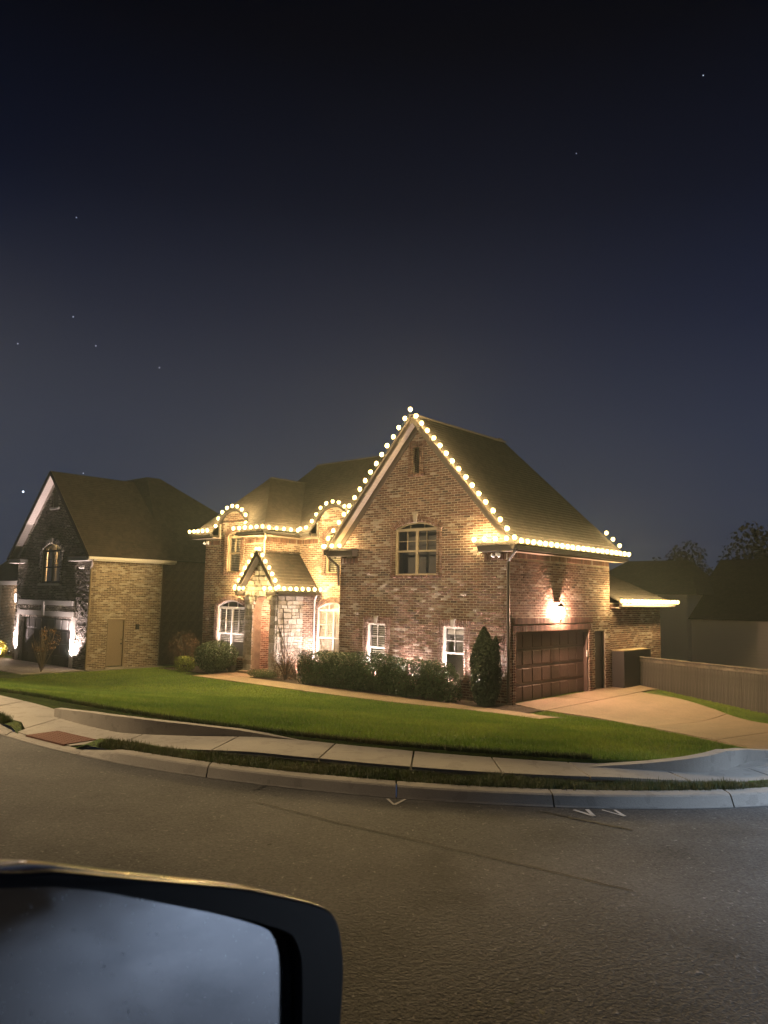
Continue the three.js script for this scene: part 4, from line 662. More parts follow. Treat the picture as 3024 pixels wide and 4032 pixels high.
// ───────────────────────── neighbour on the left ─────────────────────────
const LO = HW(19.74, -2.83, -.3);
const LH = (x, y, z) => V(x, y, z).applyEuler(new THREE.Euler(0, HT, 0)).add(LO);
{
  const h2 = thing('stone_house', 'dark gabled brick house with pale rake boards at the left edge', 'house', LO, HT);
  const m2 = new Masonry(h2, [col(.20, .135, .085), col(.25, .175, .115), col(.15, .10, .07), col(.36, .28, .20), col(.46, .40, .33)], 150);
  const m3 = new Masonry(h2, [col(.13, .105, .092), col(.19, .155, .135), col(.10, .082, .075), col(.30, .26, .23), col(.45, .40, .36)], 150);
  const e = 5.0, pk = 9.15, W = 7.5, c = -3.75, k = (pk - e) / (W / 2 + .42);
  const und = (u) => e - .12 + (.42 + Math.min(-u, u + W)) * k;
  const f = frameAt(0, 0, 0, 0);
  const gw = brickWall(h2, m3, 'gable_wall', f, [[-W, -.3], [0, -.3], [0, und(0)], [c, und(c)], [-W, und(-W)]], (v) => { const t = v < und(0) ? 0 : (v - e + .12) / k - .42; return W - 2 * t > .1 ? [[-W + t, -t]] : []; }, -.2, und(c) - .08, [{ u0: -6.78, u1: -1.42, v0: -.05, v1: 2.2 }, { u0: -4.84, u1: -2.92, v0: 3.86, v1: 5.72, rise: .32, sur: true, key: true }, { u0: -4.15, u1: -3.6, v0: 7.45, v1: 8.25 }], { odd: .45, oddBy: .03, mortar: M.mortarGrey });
  windowUnit(h2, f, -4.84, -2.92, 3.86, 5.72, { cols: 2, rise: .32, transom: true, mat: M.trimBrown, lit: 9, curtain: [[-4.8, -3.92], [-3.84, -2.96]] });
  part('window_sill', box(-5.0, -2.76, 3.7, 3.8, 0, .1), M.trimWhite, h2); part('vent_louvre', box(-4.15, -3.6, 7.45, 8.25, -.12, -.06), M.trimBrown, h2); part('vent_sill', box(-4.3, -3.4, 7.34, 7.43, 0, .08), M.trimWhite, h2);
  const gd = new THREE.Group(); gd.name = 'garage_door'; h2.add(gd); part('door_leaf', box(-6.78, -1.42, -.05, 2.2, -.2, -.16), M.garageDark, gd);
  for (let r = 0; r < 4; r++) for (let q = 0; q < 8; q++) { const win = r === 3 && q > 4; const m = part(win ? 'door_light' : 'panel', new RoundedBoxGeometry(.54, .43, .03, 1, .01), win ? M.plateGrey : M.garageDark, gd); m.position.set(-6.78 + .35 + q * .665, .24 + r * .55, -.155); }
  part('lintel', merge([box(-7.0, -1.2, 2.28, 2.5, .0, .12), box(-6.9, -1.3, 2.78, 3.0, 0, .16)]), M.trimWhite, h2); part('pilaster', box(-7.02, -6.8, -.2, 2.28, 0, .1), M.trimWhite, h2); part('pilaster', box(-1.4, -1.18, -.2, 2.28, 0, .1), M.trimWhite, h2); part('keystone', box(-4.2, -4.02, 2.3, 2.95, .12, .2), M.trimWhite, h2);
  const fs = frameAt(0, 0, 0, Math.PI / 2);
  brickWall(h2, m2, 'side_wall', fs, [[0, -.3], [3.58, -.3], [3.58, e - .02], [0, e - .02]], () => [[.02, 3.56]], -.25, e - .1, [{ u0: .9, u1: 1.78, v0: .1, v1: 2.24 }], { odd: .2, oddBy: .018 });
  const dr = new THREE.Group(); dr.name = 'side_door'; fs.matrix.decompose(dr.position, dr.quaternion, dr.scale); h2.add(dr);
  part('door_leaf', box(.97, 1.71, .14, 2.17, -.1, -.05), M.doorTan, dr); part('frame', merge([box(.9, .97, .1, 2.24, -.14, .03), box(1.71, 1.78, .1, 2.24, -.14, .03), box(.97, 1.71, 2.17, 2.24, -.14, .03)]), M.doorTan, dr); part('sill', box(.86, 1.82, .02, .1, -.1, .1), M.concrete, dr); part('knob', new THREE.SphereGeometry(.035, 10, 8).translate(1.63, 1.12, -.02), M.metalDark, dr); part('deadbolt', new THREE.SphereGeometry(.025, 8, 6).translate(1.63, 1.3, -.03), M.metalDark, dr);
  part('meter_box', box(.005, .09, 1.75, 1.98, -2.45, -2.3), M.metalDark, h2);
  slab(frameAt(0, 0, -3.58, 0), [[-8, -.3], [-.62, -.3], [-.62, 5], [-8, 5]], [], .1, M.mortarGrey, 'back_wall', h2);
  part('rear_block_wall', merge([box(-9, -.62, -.4, e, -13, -12.8), box(-.82, -.62, -.4, e, -13, -3.5)]), std({ ...tBrick, color: col(.20, .135, .085), roughness: 1 }), h2);
  // roofs
  roof(h2, 'roof_slope', [[.42, e, .42], [.42, e, -4.0], [c, pk, -4.0], [c, pk, .42]]); roof(h2, 'roof_slope', [[-W - .42, e, .42], [-W - .42, e, -4.0], [c, pk, -4.0], [c, pk, .42]]);
  roof(h2, 'roof_slope', [[-.2, e, -3.6], [-.2, e, -13.4], [-4.8, 9.7, -6.2], [-4.8, 9.7, -5.4]]); roof(h2, 'roof_slope', [[-.2, e, -3.6], [-9.6, e, -3.6], [-7.5, 9.7, -5.4], [-4.8, 9.7, -5.4]]);
  roof(h2, 'roof_slope', [[-.2, e, -13.4], [-9.6, e, -13.4], [-7.5, 9.7, -6.2], [-4.8, 9.7, -6.2]]);
  const ev = new THREE.Group(); ev.name = 'eaves'; h2.add(ev);
  for (const s of [-1, 1]) {
    const E = V(c + s * (W / 2 + .42), e - .06, 0), P = V(c, pk - .06, 0), d = P.clone().sub(E), len = d.length(), dir = d.clone().normalize(); let n = V(-dir.y, dir.x, 0); if (n.y < 0) n.negate();
    const sh = (q, z) => V(q.x, q.y, z); part('rake_board', bar(sh(E, .4), sh(P, .4), .035, .2, n), M.trimBrown, ev); part('frieze_board', bar(sh(E, .015).addScaledVector(n, -.14), sh(P, .015).addScaledVector(n, -.14), .03, .16, n), M.soffitWhite, ev);
    const pg = new THREE.BoxGeometry(.112, .018, .36), N = Math.floor(len / .12); for (let i = 0; i < N; i++) { const m = part('soffit_plank', pg, M.soffitWhite, ev); const q = E.clone().addScaledVector(dir, (i + .5) * .12).addScaledVector(n, -.05); m.position.set(q.x, q.y, .2); m.rotation.z = Math.atan2(dir.y, dir.x); }
  }
  const seg = (n, ...a) => part(n, box(...a.slice(0, 6)), a[6], ev);
  seg('cornice_return', -1.5, .36, e - .2, e - .02, .02, .4, M.trimWhite); seg('cornice_return', -W - .36, -W + 1.1, e - .2, e - .02, .02, .4, M.trimWhite); seg('return_cap', -1.5, .42, e, e + .05, .0, .44, M.shingle); seg('return_cap', -W - .42, -W + 1.1, e, e + .05, 0, .44, M.shingle);
  seg('soffit', .02, .36, e - .2, e - .17, -4, .02, M.soffitWhite); seg('fascia', .36, .4, e - .2, e - .02, -4, .02, M.trimWhite); seg('gutter', .405, .52, e - .14, e - .03, -4, .42, M.trimWhite);
  part('downspout', tube([V(.42, e - .15, .2), V(.3, e - .32, .12), V(.08, e - .5, .06), V(.06, 4.2, .05), V(.06, .1, .05)], .055, 8, 40), M.doorTan, h2);
  // entry wing at far left
  const fw = frameAt(0, 0, -.7, 0); brickWall(h2, m2, 'entry_wall', fw, [[-13, -.3], [-7.5, -.3], [-7.5, 3.9], [-13, 3.9]], () => [[-11, -7.5]], -.2, 3.85, [], { odd: .3, oddBy: .02 });
  roof(h2, 'roof_slope', [[-13, 3.95, -.3], [-7.3, 3.95, -.3], [-7.3, 6.8, -3.6], [-13, 6.8, -3.6]]); seg('fascia', -13, -7.55, 3.72, 3.93, -.36, -.3, M.trimWhite);
  m2.finish(); m3.finish();
  const lg = thing('wall_lantern', 'glowing white wall lantern at the far left edge', 'lantern', LH(-8.55, 3.05, -.5), HT); part('lamp_glass', new THREE.CylinderGeometry(.13, .1, .42, 8), M.lampGlow, lg); part('cap', new THREE.ConeGeometry(.17, .14, 8).translate(0, .28, 0), M.iron, lg); part('bracket', box(-.03, .03, -.1, .1, -.19, -.1), M.iron, lg);
  const pl = new THREE.PointLight(new THREE.Color(1, .74, .52), 14); pl.castShadow = true; pl.name = 'lantern'; lg.add(pl);
  upLight('garden spotlight at the right jamb of the left neighbour garage', LH(-1.05, .25, .32), LH(-1.2, 2.6, .0), 110, 58); upLight('garden spotlight at the left jamb of the left neighbour garage', LH(-7.15, .25, .32), LH(-7.0, 2.6, .0), 110, 58); upLight('garden spotlight in the yellow shrub at the far left', LH(-8.3, .05, .35), LH(-8.4, 2, -.6), 40, 50);
  floodlight('white twin floodlight under the left neighbour eave', LH(-.55, e - .45, .08), HT);
  const pd = new THREE.Group(); pd.name = 'neighbour_drive'; structure(pd); pd.userData.label = 'concrete drive before the left neighbour garage'; scene.add(pd); part('drive_slab', patch(ab(19.8, -5.6), ab(30, -5.6), ab(30, -2.85), ab(19.8, -2.85), 10, 6, .03), M.concrete, pd); part('drive_slab', patch(ab(19.1, -2.9), ab(19.72, -2.9), ab(19.72, .8), ab(19.1, .8), 3, 6, .03), M.concrete, pd);
}
{ // dark roof beyond it
  const g = thing('far_house', 'dark roof of another house behind the left neighbour', 'house', HW(37, 8, -.6), HT);
  part('wall', box(-5, 5, -.5, 4.6, -7, 0), std({ color: col(.24, .18, .13), roughness: 1 }), g); roof(g, 'roof_slope', [[-5.4, 4.6, .4], [5.4, 4.6, .4], [1.5, 9.3, -3.5], [-1.5, 9.3, -3.5]]); roof(g, 'roof_slope', [[5.4, 4.6, .4], [5.4, 4.6, -7.4], [1.5, 9.3, -3.5]]); roof(g, 'roof_slope', [[-5.4, 4.6, .4], [-5.4, 4.6, -7.4], [-1.5, 9.3, -3.5]]); roof(g, 'roof_slope', [[-5.4, 4.6, -7.4], [5.4, 4.6, -7.4], [1.5, 9.3, -3.5], [-1.5, 9.3, -3.5]]);
}
// ───────────────────────── right background ─────────────────────────
{
  const base = HW(0, 26, -2.2), g = thing('siding_house', 'grey sided house with a big dark roof behind the fence', 'house', base, HT);
  const y = (w) => w - base.y; // world height to local
  const bd = (u0, u1, v0, v1, z) => { const gs = []; for (let v = v0; v < v1; v += .18) { const b = box(u0, u1, v, Math.min(v + .175, v1), z - .04, z + .012); gs.push(b); } return merge(gs); };
  part('wall', box(-4, 16, -.5, y(1.17), -9, -.045), M.siding, g); part('siding_boards', bd(-3.6, 16, .2, y(1.15), 0), M.siding, g).userData.kind = 'stuff';
  part('cross_wall', box(-11, -3.9, -.5, y(2.55), -6, .55), M.siding, g); part('siding_boards', bd(-11, -3.95, .2, y(2.5), .6), M.siding, g).userData.kind = 'stuff';
  roof(g, 'roof_slope', [[-4.2, y(1.15), .45], [16.5, y(1.15), .45], [14, y(4.9), -6.5], [-4.2, y(4.9), -6.5]]); roof(g, 'roof_slope', [[-11.5, y(2.55), 1.0], [-3.2, y(2.55), 1.0], [-5.2, y(4.75), -3.5], [-9.2, y(4.75), -3.5]]); roof(g, 'roof_slope', [[-3.2, y(2.55), 1.0], [-3.2, y(2.55), -6], [-5.2, y(4.75), -3.5]]);
  const w = new THREE.Group(); w.name = 'window'; g.add(w); const cx = -6.15, wb = y(.98), wt = y(2.3); part('pane', box(cx - .42, cx + .42, wb, wt, .62, .64), std({ color: col(.3, .28, .32), emissive: col(.30, .26, .33), emissiveIntensity: .22, roughness: .25 }), w); part('frame', merge([box(cx - .48, cx - .42, wb - .06, wt + .06, .6, .68), box(cx + .42, cx + .48, wb - .06, wt + .06, .6, .68), box(cx - .42, cx + .42, wt, wt + .06, .6, .68), box(cx - .42, cx + .42, wb - .06, wb, .6, .68), box(cx - .42, cx + .42, (wb + wt) / 2 - .03, (wb + wt) / 2 + .03, .6, .675)]), std({ color: col(.6, .56, .6), roughness: .6 }), w);
  part('wall_vent', box(4.6, 5.7, y(-.2), y(.12), .0, .06), M.iron, g);
}
{ // fence
  const A = V(9.3, 0, -29.6), B = V(16.4, 0, -15.2), d = B.clone().sub(A), len = d.length(), g = thing('board_fence', 'grey close-boarded fence at right behind the driveway', 'fence', V(A.x, -1.5, A.z), -Math.atan2(d.z, d.x));
  const pk = new THREE.BoxGeometry(.138, 1.5, .02); const mats = [.93, 1, 1.07].map((s) => std({ ...tWood, color: col(.15 * s, .138 * s, .128 * s), roughness: .9 }));
  for (let x = 0, i = 0; x < len; x += .1395, i++) { const step = x > len * .42 ? -.08 : 0; const m = part('board', pk, mats[Math.floor(rnd() * 3)], g); m.position.set(x + .07, .75 + step + rr(-.006, .006), rr(-.003, .003)); }
  part('cap_rail', box(0, len * .42, 1.5, 1.54, -.06, .06), M.fenceRail, g); part('cap_rail', box(len * .42, len, 1.42, 1.46, -.06, .06), M.fenceRail, g); part('top_rail', box(0, len * .42, 1.36, 1.46, .012, .04), M.fenceRail, g); part('top_rail', box(len * .42, len, 1.28, 1.38, .012, .04), M.fenceRail, g);
  for (const t of [.02, .42, .62, .82]) part('post', box(len * t - .05, len * t + .05, 0, t > .41 ? 1.52 : 1.56, .015, .1), M.metalDark, g);
}
// leaves in volume: sampler returns [x,y,z, nx,ny,nz] in local metres
function leafGeo(n, sample, s0, s1, tint = .35) {
  const P = new Float32Array(n * 18), C = new Float32Array(n * 18), a = V(), b = V(), q = new THREE.Quaternion(), e = new THREE.Euler(), up = V(0, 0, 1), nn = V();
  const tri = [[0, -.5, 0], [.34, .05, .06], [-.34, .05, .06], [-.34, .05, .06], [.34, .05, .06], [0, .6, -.03]];
  for (let i = 0; i < n; i++) {
    const s = sample(), z = rr(s0, s1); nn.set(s[3], s[4], s[5]).add(V(rr(-.8, .8), rr(-.8, .8), rr(-.8, .8))).normalize(); q.setFromUnitVectors(up, nn); const r = new THREE.Quaternion().setFromAxisAngle(nn, rnd() * 6.28); q.premultiply(r); const t = 1 + rr(-tint, tint), tg = 1 + rr(-.12, .12);
    for (let k = 0; k < 6; k++) { a.set(...tri[k]).multiplyScalar(z).applyQuaternion(q); const o = (i * 6 + k) * 3; P[o] = s[0] + a.x; P[o + 1] = s[1] + a.y; P[o + 2] = s[2] + a.z; C[o] = t * tg; C[o + 1] = t; C[o + 2] = t; }
  }
  const g = new THREE.BufferGeometry(); g.setAttribute('position', new THREE.BufferAttribute(P, 3)); g.setAttribute('color', new THREE.BufferAttribute(C, 3)); g.computeVertexNormals(); return g;
}
const sph = () => { let x, y, z, l; do { x = rr(-1, 1); y = rr(-1, 1); z = rr(-1, 1); l = x * x + y * y + z * z; } while (l > 1 || l < .01); l = Math.sqrt(l); return [x / l, y / l, z / l]; };
function bushSampler(rx, ry, rz, boxy, lumps) { // superellipsoid shell with lumps
  const ls = Array.from({ length: lumps }, () => ({ d: V(...sph()), k: rr(-.16, .14) }));
  return () => { const d = sph(), p = 2 + boxy; let r = 1 / Math.pow(Math.abs(d[0]) ** p + Math.abs(d[1]) ** p + Math.abs(d[2]) ** p, 1 / p); let m = 0; for (const q of ls) { const c = q.d.x * d[0] + q.d.y * d[1] + q.d.z * d[2]; if (c > .6) m += q.k * (c - .6) / .4; } r *= (1 + m) * Math.pow(rnd(), .22); return [d[0] * rx * r, ry + d[1] * ry * r, d[2] * rz * r, d[0], d[1] + .3, d[2]]; };
}
function stems(n, h, spread, r) { const gs = []; for (let k = 0; k < n; k++) { const a = rnd() * 6.28, s = rr(.2, 1) * spread, hh = h * rr(.6, 1); gs.push(tube([V(rr(-.04, .04), 0, rr(-.04, .04)), V(Math.cos(a) * s * .4, hh * .5, Math.sin(a) * s * .4), V(Math.cos(a) * s, hh, Math.sin(a) * s)], r * rr(.6, 1.1), 5, 6)); } return merge(gs); }
function shrub(name, label, cat, pos, rx, h, rz, mat, n, s0, s1, o = {}) {
  const g = thing(name, label, cat, pos, HT, o.group); part('stems', stems(o.stems || 9, h * .8, rx * .7, .014), o.bark || M.bark, g);
  part('foliage', leafGeo(n, bushSampler(rx, h / 2, rz, o.boxy || 0, o.lumps ?? 14), s0, s1), mat, g); return g;
}
const at = (a, b, dh = 0) => { const p = HW(a, b); p.y = ground(p.x, p.z) + dh; return p; };
// hedge: five clipped shrubs grown together
[['left end shrub of the clipped hedge, next to the twiggy shrub', 7.35, .92, 1.16], ['second shrub of the clipped hedge from the porch end', 6.05, .94, 1.2], ['middle shrub of the clipped hedge between the two small windows', 4.7, .96, 1.22], ['fourth shrub of the clipped hedge, left of the glowing gap', 3.35, .94, 1.2], ['right end shrub of the clipped hedge beside the cypress', 2.1, .82, 1.2]].forEach(([l, a, rx, h]) => shrub('hedge_shrub', l, 'shrub', at(a, -.70, .02), rx, h, .4, L.hedge, 6500, .04, .068, { boxy: 4, lumps: 24, group: 'hedge shrubs along the gable wall', stems: 12 }));
shrub('holly_shrub', 'large rounded dark green shrub in front of the bay window', 'shrub', at(12.95, -.95), .95, 1.3, .75, L.holly, 7000, .045, .08, { lumps: 22 });
shrub('low_shrub', 'small flat-topped yellow green shrub at the left of the bed', 'shrub', at(14.35, -1.45), .42, .62, .4, L.lime, 1900, .04, .06, { boxy: 1.5, lumps: 8 });
shrub('russet_shrub', 'tall thin russet shrub at the left corner of the brick house', 'shrub', at(15.4, -.75), .85, 1.65, .6, L.red, 1500, .03, .055, { stems: 34, lumps: 16 });
shrub('twiggy_shrub', 'sparse reddish twiggy shrub before the pale stone wall', 'shrub', at(9.35, -.45), .7, 1.25, .5, L.red, 1500, .03, .055, { stems: 30, lumps: 12 });
shrub('ground_cover', 'low spreading green ground cover at the path bend', 'shrub', at(10.3, -.75), .85, .36, .35, L.cover, 1800, .03, .05, { lumps: 10 });
shrub('yellow_shrub', 'bright yellow shrub under the far left lantern', 'shrub', LH(-8.6, .0, .25), .5, .9, .45, L.yellow, 1500, .04, .07, { lumps: 10 });
{ // bare upright stems that throw their shadows on the stone
  const g = thing('bare_climber', 'bare crossing stems leaning before the pale stone porch side', 'climber', HL(-10.25, .0, -.35), HT);
  part('stem', tube([V(.1, 0, .1), V(0, 1.1, .1), V(-.12, 2.6, .12)], .018, 6, 12), M.bark, g); part('stem', tube([V(.12, 0, -.35), V(0, .9, -.05), V(-.15, 1.9, .3)], .016, 6, 12), M.bark, g); part('twigs', stems(14, 2.1, .4, .007), M.bark, g);
}
{ // cypress with two tips
  const g = thing('cypress', 'dense dark conical cypress with a forked tip at the garage corner', 'tree', at(.35, -.62, 0), HT);
  part('trunk', cyl(V(0, 0, 0), V(0, 1.7, 0), .05, .02), M.bark, g);
  const prof = (t) => .46 * Math.pow(Math.sin(Math.PI * clamp(.16 + .84 * t, 0, 1)), .75) * (t > .5 ? 1 - .25 * (t - .5) : 1);
  const cone = (cx, top, k, wdt) => () => { const t = Math.pow(rnd(), .85), a = rnd() * 6.28, r = prof(t) * wdt * (.65 + .35 * Math.sqrt(rnd())) * (1 + .1 * Math.sin(a * 3 + t * 9)), y = .04 + t * top; return [cx * t + Math.cos(a) * r, y, Math.sin(a) * r * .95, Math.cos(a) * .7, .8, Math.sin(a) * .7]; };
  part('crown', leafGeo(9000, cone(-.08, 2.25, 0, 1), .05, .10), L.cypress, g); part('crown', leafGeo(3500, cone(.34, 1.98, 0, .66), .05, .09), L.cypress, g);
}
{ // potted plant by the porch
  const g = thing('potted_plant', 'dark pot with pale flowers on the left of the porch step', 'potted plant', at(12.75, -.32, .0), HT); const pr = [[0, 0], [.13, 0], [.16, .08], [.19, .26], [.2, .3], [.17, .3], [.15, .25], [0, .25]].map(([a, b]) => new THREE.Vector2(a, b)); part('pot', new THREE.LatheGeometry(pr, 16), M.pot, g);
  part('foliage', leafGeo(260, () => { const d = sph(); return [d[0] * .17, .36 + d[1] * .09, d[2] * .17, ...d]; }, .03, .05), L.cover, g); part('flowers', leafGeo(120, () => { const d = sph(); return [d[0] * .18, .42 + Math.abs(d[1]) * .09, d[2] * .18, ...d]; }, .025, .04), L.flower, g);
}
{ // sapling before the left garage
  const p = V(-14.4, 0, -32.9); p.y = ground(p.x, p.z); const g = thing('bare_sapling', 'bare multi-stemmed sapling with a few dry leaves before the left garage', 'tree', p, HT);
  const gs = []; for (let k = 0; k < 26; k++) { const a = rr(-.9, .9), z = rr(-.35, .35), h = rr(1.1, 1.9); gs.push(tube([V(0, 0, 0), V(Math.sin(a) * .35, h * .4, z * .4), V(Math.sin(a) * 1.0, h, z)], .012, 5, 8)); for (let j = 0; j < 3; j++) { const t = rr(.5, .9); gs.push(cyl(V(Math.sin(a) * 1.0 * t, h * t, z * t), V(Math.sin(a) * t + rr(-.2, .2), h * t + rr(.15, .4), z * t + rr(-.1, .1)), .005, .003, 4)); } } part('stems', merge(gs), M.barkPale, g);
  const cl = Array.from({ length: 16 }, () => [rr(-.35, .95), rr(.85, 1.85), rr(-.3, .3)]); part('dry_leaves', leafGeo(420, () => { const c = cl[Math.floor(rnd() * 16)], d = sph(), k = rnd() * .2; return [c[0] + d[0] * k, c[1] + d[1] * k, c[2] + d[2] * k, ...d]; }, .035, .075), L.dry, g);
}
// far trees on the right
[[62, 26, 11.6], [60, 30, 12.6], [66, 34.5, 14.6], [64, 38, 14.4], [70, 42, 15.6], [58, 21.5, 10], [72, 47, 16.4]].forEach(([dz, x, h], i) => {
  const p = V(x, -4.2, -dz), labels = ['second dark tree of the far treeline at right', 'dark tree in the middle of the far treeline', 'tall dark tree right of the middle of the far treeline', 'broad dark tree near the right edge of the far treeline', 'dark tree at the right frame edge of the far treeline', 'leftmost small dark tree of the far treeline', 'dark far tree half cut by the right frame edge'];
  const g = thing('far_tree', labels[i], 'tree', p, rnd() * 6, 'far treeline behind the fence'); part('trunk', cyl(V(0, 0, 0), V(0, h * .6, 0), .3, .12), M.bark, g);
  const lob = Array.from({ length: 13 }, () => { const d = sph(); return [d[0] * h * .28, h * .66 + d[1] * h * .24, d[2] * h * .28, h * rr(.1, .17)]; });
  part('crown', leafGeo(3200, () => { const l = lob[Math.floor(rnd() * 13)], d = sph(), r = l[3] * Math.pow(rnd(), .3); return [l[0] + d[0] * r, l[1] + d[1] * r, l[2] + d[2] * r, ...d]; }, .2, .42), L.tree, g);
});
// ───────────────────────── street ─────────────────────────
{ // cracks sealed with tar, chalk ticks
  const ribbon = (pts, w, y = .005) => { const pos = [], id = []; pts.forEach(([x, z], i) => { const [x2, z2] = pts[Math.min(i + 1, pts.length - 1)], [x1, z1] = pts[Math.max(i - 1, 0)], dx = x2 - x1, dz = z2 - z1, l = Math.hypot(dx, dz), ww = w * rr(.6, 1.3) / 2; pos.push(x - dz / l * ww, y, z + dx / l * ww, x + dz / l * ww, y, z - dx / l * ww); if (i) id.push(2 * i - 2, 2 * i - 1, 2 * i, 2 * i - 1, 2 * i + 1, 2 * i); }); const g = new THREE.BufferGeometry(); g.setAttribute('position', new THREE.Float32BufferAttribute(pos, 3)); g.setIndex(id); g.computeVertexNormals(); return metric(g); };
  const jag = (a, b, n) => Array.from({ length: n + 1 }, (_, k) => [a[0] + (b[0] - a[0]) * k / n + rr(-.015, .015), a[1] + (b[1] - a[1]) * k / n + rr(-.015, .015)]);
  const crack = (label, pts, w = .028) => { const m = part(numbered('road_crack'), ribbon(pts, w), M.tar, scene); tag(m, label, 'crack', 'cracks in the asphalt'); };
  crack('long dark crack running down the street to the right', [...jag(PX[0], PX[1], 14), ...jag(PX[1], PX[2], 12).slice(1), ...jag(PX[2], PX[3], 10).slice(1)], .016);
  crack('short dark crack near the chalk ticks at right', jag(PX[4], PX[5], 10), .03); crack('small dark crack at the curb foot left of the middle', jag(PX[6], PX[7], 6), .03);
  const stroke = (p, q, w) => { const m = ribbon([p, q], w, .006); return m; };
  const mark = (label, list) => { const m = part(numbered('chalk_mark'), merge(list.map(([p, q]) => stroke(p, q, .035))), M.chalk, scene); tag(m, label, 'chalk mark', 'survey marks at the curb'); };
  mark('white chalk V on the asphalt at the middle of the curb', [[PX[8], PX[9]], [PX[9], PX[10]]]); mark('left of the two white chalk ticks at the right of the curb', [[PX[11], PX[12]], [PX[13], PX[12]]]); mark('right of the two white chalk ticks at the right of the curb', [[PX[14], PX[15]], [PX[16], PX[15]]]);
  // fallen leaves
  [[PX[17], 'dark fallen leaf on the street above the mirror'], [PX[18], 'dark fallen leaf on the street at bottom right, left of three'], [PX[19], 'dark fallen leaf on the street at bottom right, middle of three'], [PX[20], 'dark fallen leaf on the street at bottom right, nearest of three']].forEach(([p, l]) => { const g = leafGeo(1, () => [0, 0, 0, 0, 1, 0], .05, .06); const m = part(numbered('fallen_leaf'), g, L.tree, scene); m.position.set(p[0], .02, p[1]); m.scale.set(1, .25, 1); tag(m, l, 'leaf', 'fallen leaves on the street'); });
}
function streetLamp(label, foot, head, aim, color, I, cone, pen) {
  const g = thing('street_lamp', label, 'street lamp', foot, 0, 'street lamps beyond the frame'), h = head.clone().sub(foot);
  part('pole', cyl(V(0, 0, 0), V(0, h.y - .4, 0), .09, .06, 10), M.metalDark, g); part('arm', tube([V(0, h.y - .6, 0), V(h.x * .4, h.y - .05, h.z * .4), V(h.x * .95, h.y + .08, h.z * .95)], .035, 8, 16), M.metalDark, g);
  part('head', new RoundedBoxGeometry(.5, .12, .26, 2, .04).translate(h.x, h.y + .09, h.z), M.metalDark, g);
  part('lamp_lens', box(h.x - .18, h.x + .18, h.y + .018, h.y + .03, h.z - .09, h.z + .09), std({ color: col(1, 1, 1), emissive: color, emissiveIntensity: 8 }), g);
  const s = new THREE.SpotLight(color, I, 0, cone * D2R, pen, 2); s.castShadow = true; s.shadow.radius = 8; s.position.copy(h); s.position.y -= .02; s.target.position.copy(aim.clone().sub(foot)); s.name = 'street_lamp'; g.add(s, s.target);
}
streetLamp('tall warm street lamp out of frame at left', V(-15.5, -.1, -17), V(-13.2, 9, -15), V(-2, 0, -17), col(1, .74, .44), 700, 56, .6);
streetLamp('white street lamp out of frame at right', V(13.6, .1, -6.6), V(10.7, 6.8, -5.7), V(9.2, 0, -5.6), col(.58, .74, 1), 600, 46, .4);

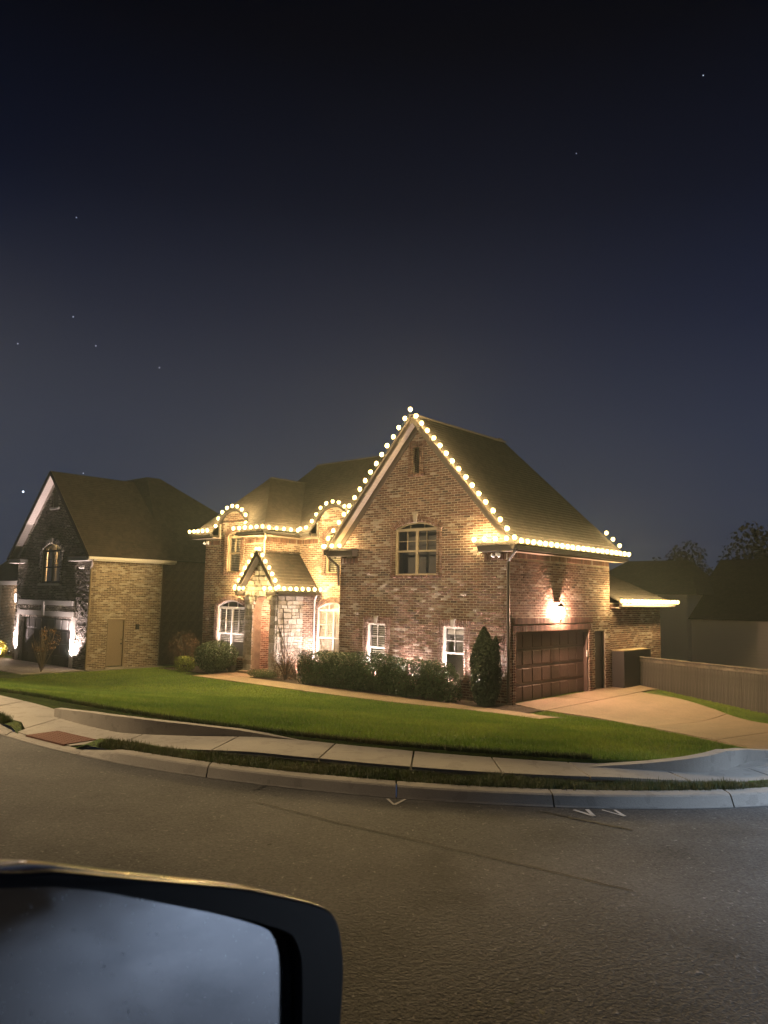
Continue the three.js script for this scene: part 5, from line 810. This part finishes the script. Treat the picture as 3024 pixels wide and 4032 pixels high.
// ───────────────────────── the truck we sit in: door mirror ─────────────────────────
{
  const P0 = V(-.2062, 1.7309, -.704), n = V(.8244, .1206, .553).normalize(), e1 = V(.557, 0, -.8305).normalize(), e2 = n.clone().cross(e1).normalize();
  const g = thing('door_mirror', 'large black and chrome vehicle door mirror at the bottom left corner', 'mirror', P0); g.quaternion.setFromRotationMatrix(new THREE.Matrix4().makeBasis(e1, e2, n));
  const cv = (pts, nn) => new THREE.CatmullRomCurve3(pts.map(([a, b]) => V(a, b, 0)), true, 'catmullrom', .35).getPoints(nn);
  const glass = [[-.27, .135], [-.2, .128], [-.125, .101], [-.038, .069], [.1, .008], [.160, -.022], [.183, -.037], [.194, -.064], [.189, -.125], [.17, -.26], [.1, -.32], [-.2, -.25], [-.29, -.12], [-.3, .06]], shell = [[-.3, .146], [-.21, .138], [-.125, .114], [-.087, .105], [.003, .073], [.12, .032], [.19, .002], [.235, -.019], [.258, -.034], [.270, -.056], [.272, -.1], [.255, -.17], [.213, -.31], [.12, -.38], [-.24, -.3], [-.34, -.14], [-.35, .08]];
  const G = cv(glass, 72), S = cv(shell, 72), shp = (a) => new THREE.Shape(a.map((p) => new THREE.Vector2(p.x, p.y)));
  part('mirror_glass', new THREE.ShapeGeometry(shp(G)), std({ color: col(.82, .86, .95), metalness: 1, roughness: 1, roughnessMap: tSmear.bumpMap }), g);
  const ring = shp(S.map((p) => V(-.03 + (p.x + .03) * .965, -.1 + (p.y + .1) * .955, 0))); ring.holes.push(new THREE.Path(G.map((p) => new THREE.Vector2(p.x, p.y)))); part('bezel', new THREE.ExtrudeGeometry(ring, { depth: .018, bevelEnabled: true, bevelSize: .004, bevelThickness: .004, bevelSegments: 2 }).translate(0, 0, -.006), std({ color: col(.012, .012, .013), roughness: .35 }), g);
  const c = V(-.03, -.1, 0), levels = [[.94, .012], [.955, .014], [.978, .010], [.994, 0], [1.0, -.018], [.998, -.04], [.98, -.07], [.94, -.1], [.85, -.135], [.55, -.17], [.1, -.185]], pos = [], id = [], N = S.length; levels.forEach(([k, z]) => S.forEach((p) => pos.push(c.x + (p.x - c.x) * k, c.y + (p.y - c.y) * k, z))); for (let l = 0; l < levels.length - 1; l++) for (let i = 0; i < N; i++) { const j = (i + 1) % N, a = l * N + i, b = l * N + j; id.push(a, a + N, b, b, a + N, b + N); }
  const hg = new THREE.BufferGeometry(); hg.setAttribute('position', new THREE.Float32BufferAttribute(pos, 3)); hg.setIndex(id); hg.computeVertexNormals(); part('chrome_cap', hg, std({ color: col(.78, .77, .75), metalness: 1, roughness: .05 }), g);
  part('arm', merge([tube([V(-.12, -.36, -.06), V(-.16, -.46, -.02), V(-.2, -.52, .18)], .035, 8, 10)]), std({ color: col(.012, .012, .013), roughness: .4 }), g);
}
// stars: a few bright ones far above the roofs
ST.forEach(([x, y, z, r, l]) => { const m = new THREE.Mesh(new THREE.SphereGeometry(r, 8, 6), std({ color: col(.8, .85, 1), emissive: col(.75, .85, 1), emissiveIntensity: r > .3 ? 2 : .6 })); m.name = numbered('sky_star'); m.position.set(x, y, z); scene.add(m); tag(m, l, 'star', 'stars'); });
renderer.render(scene, camera);
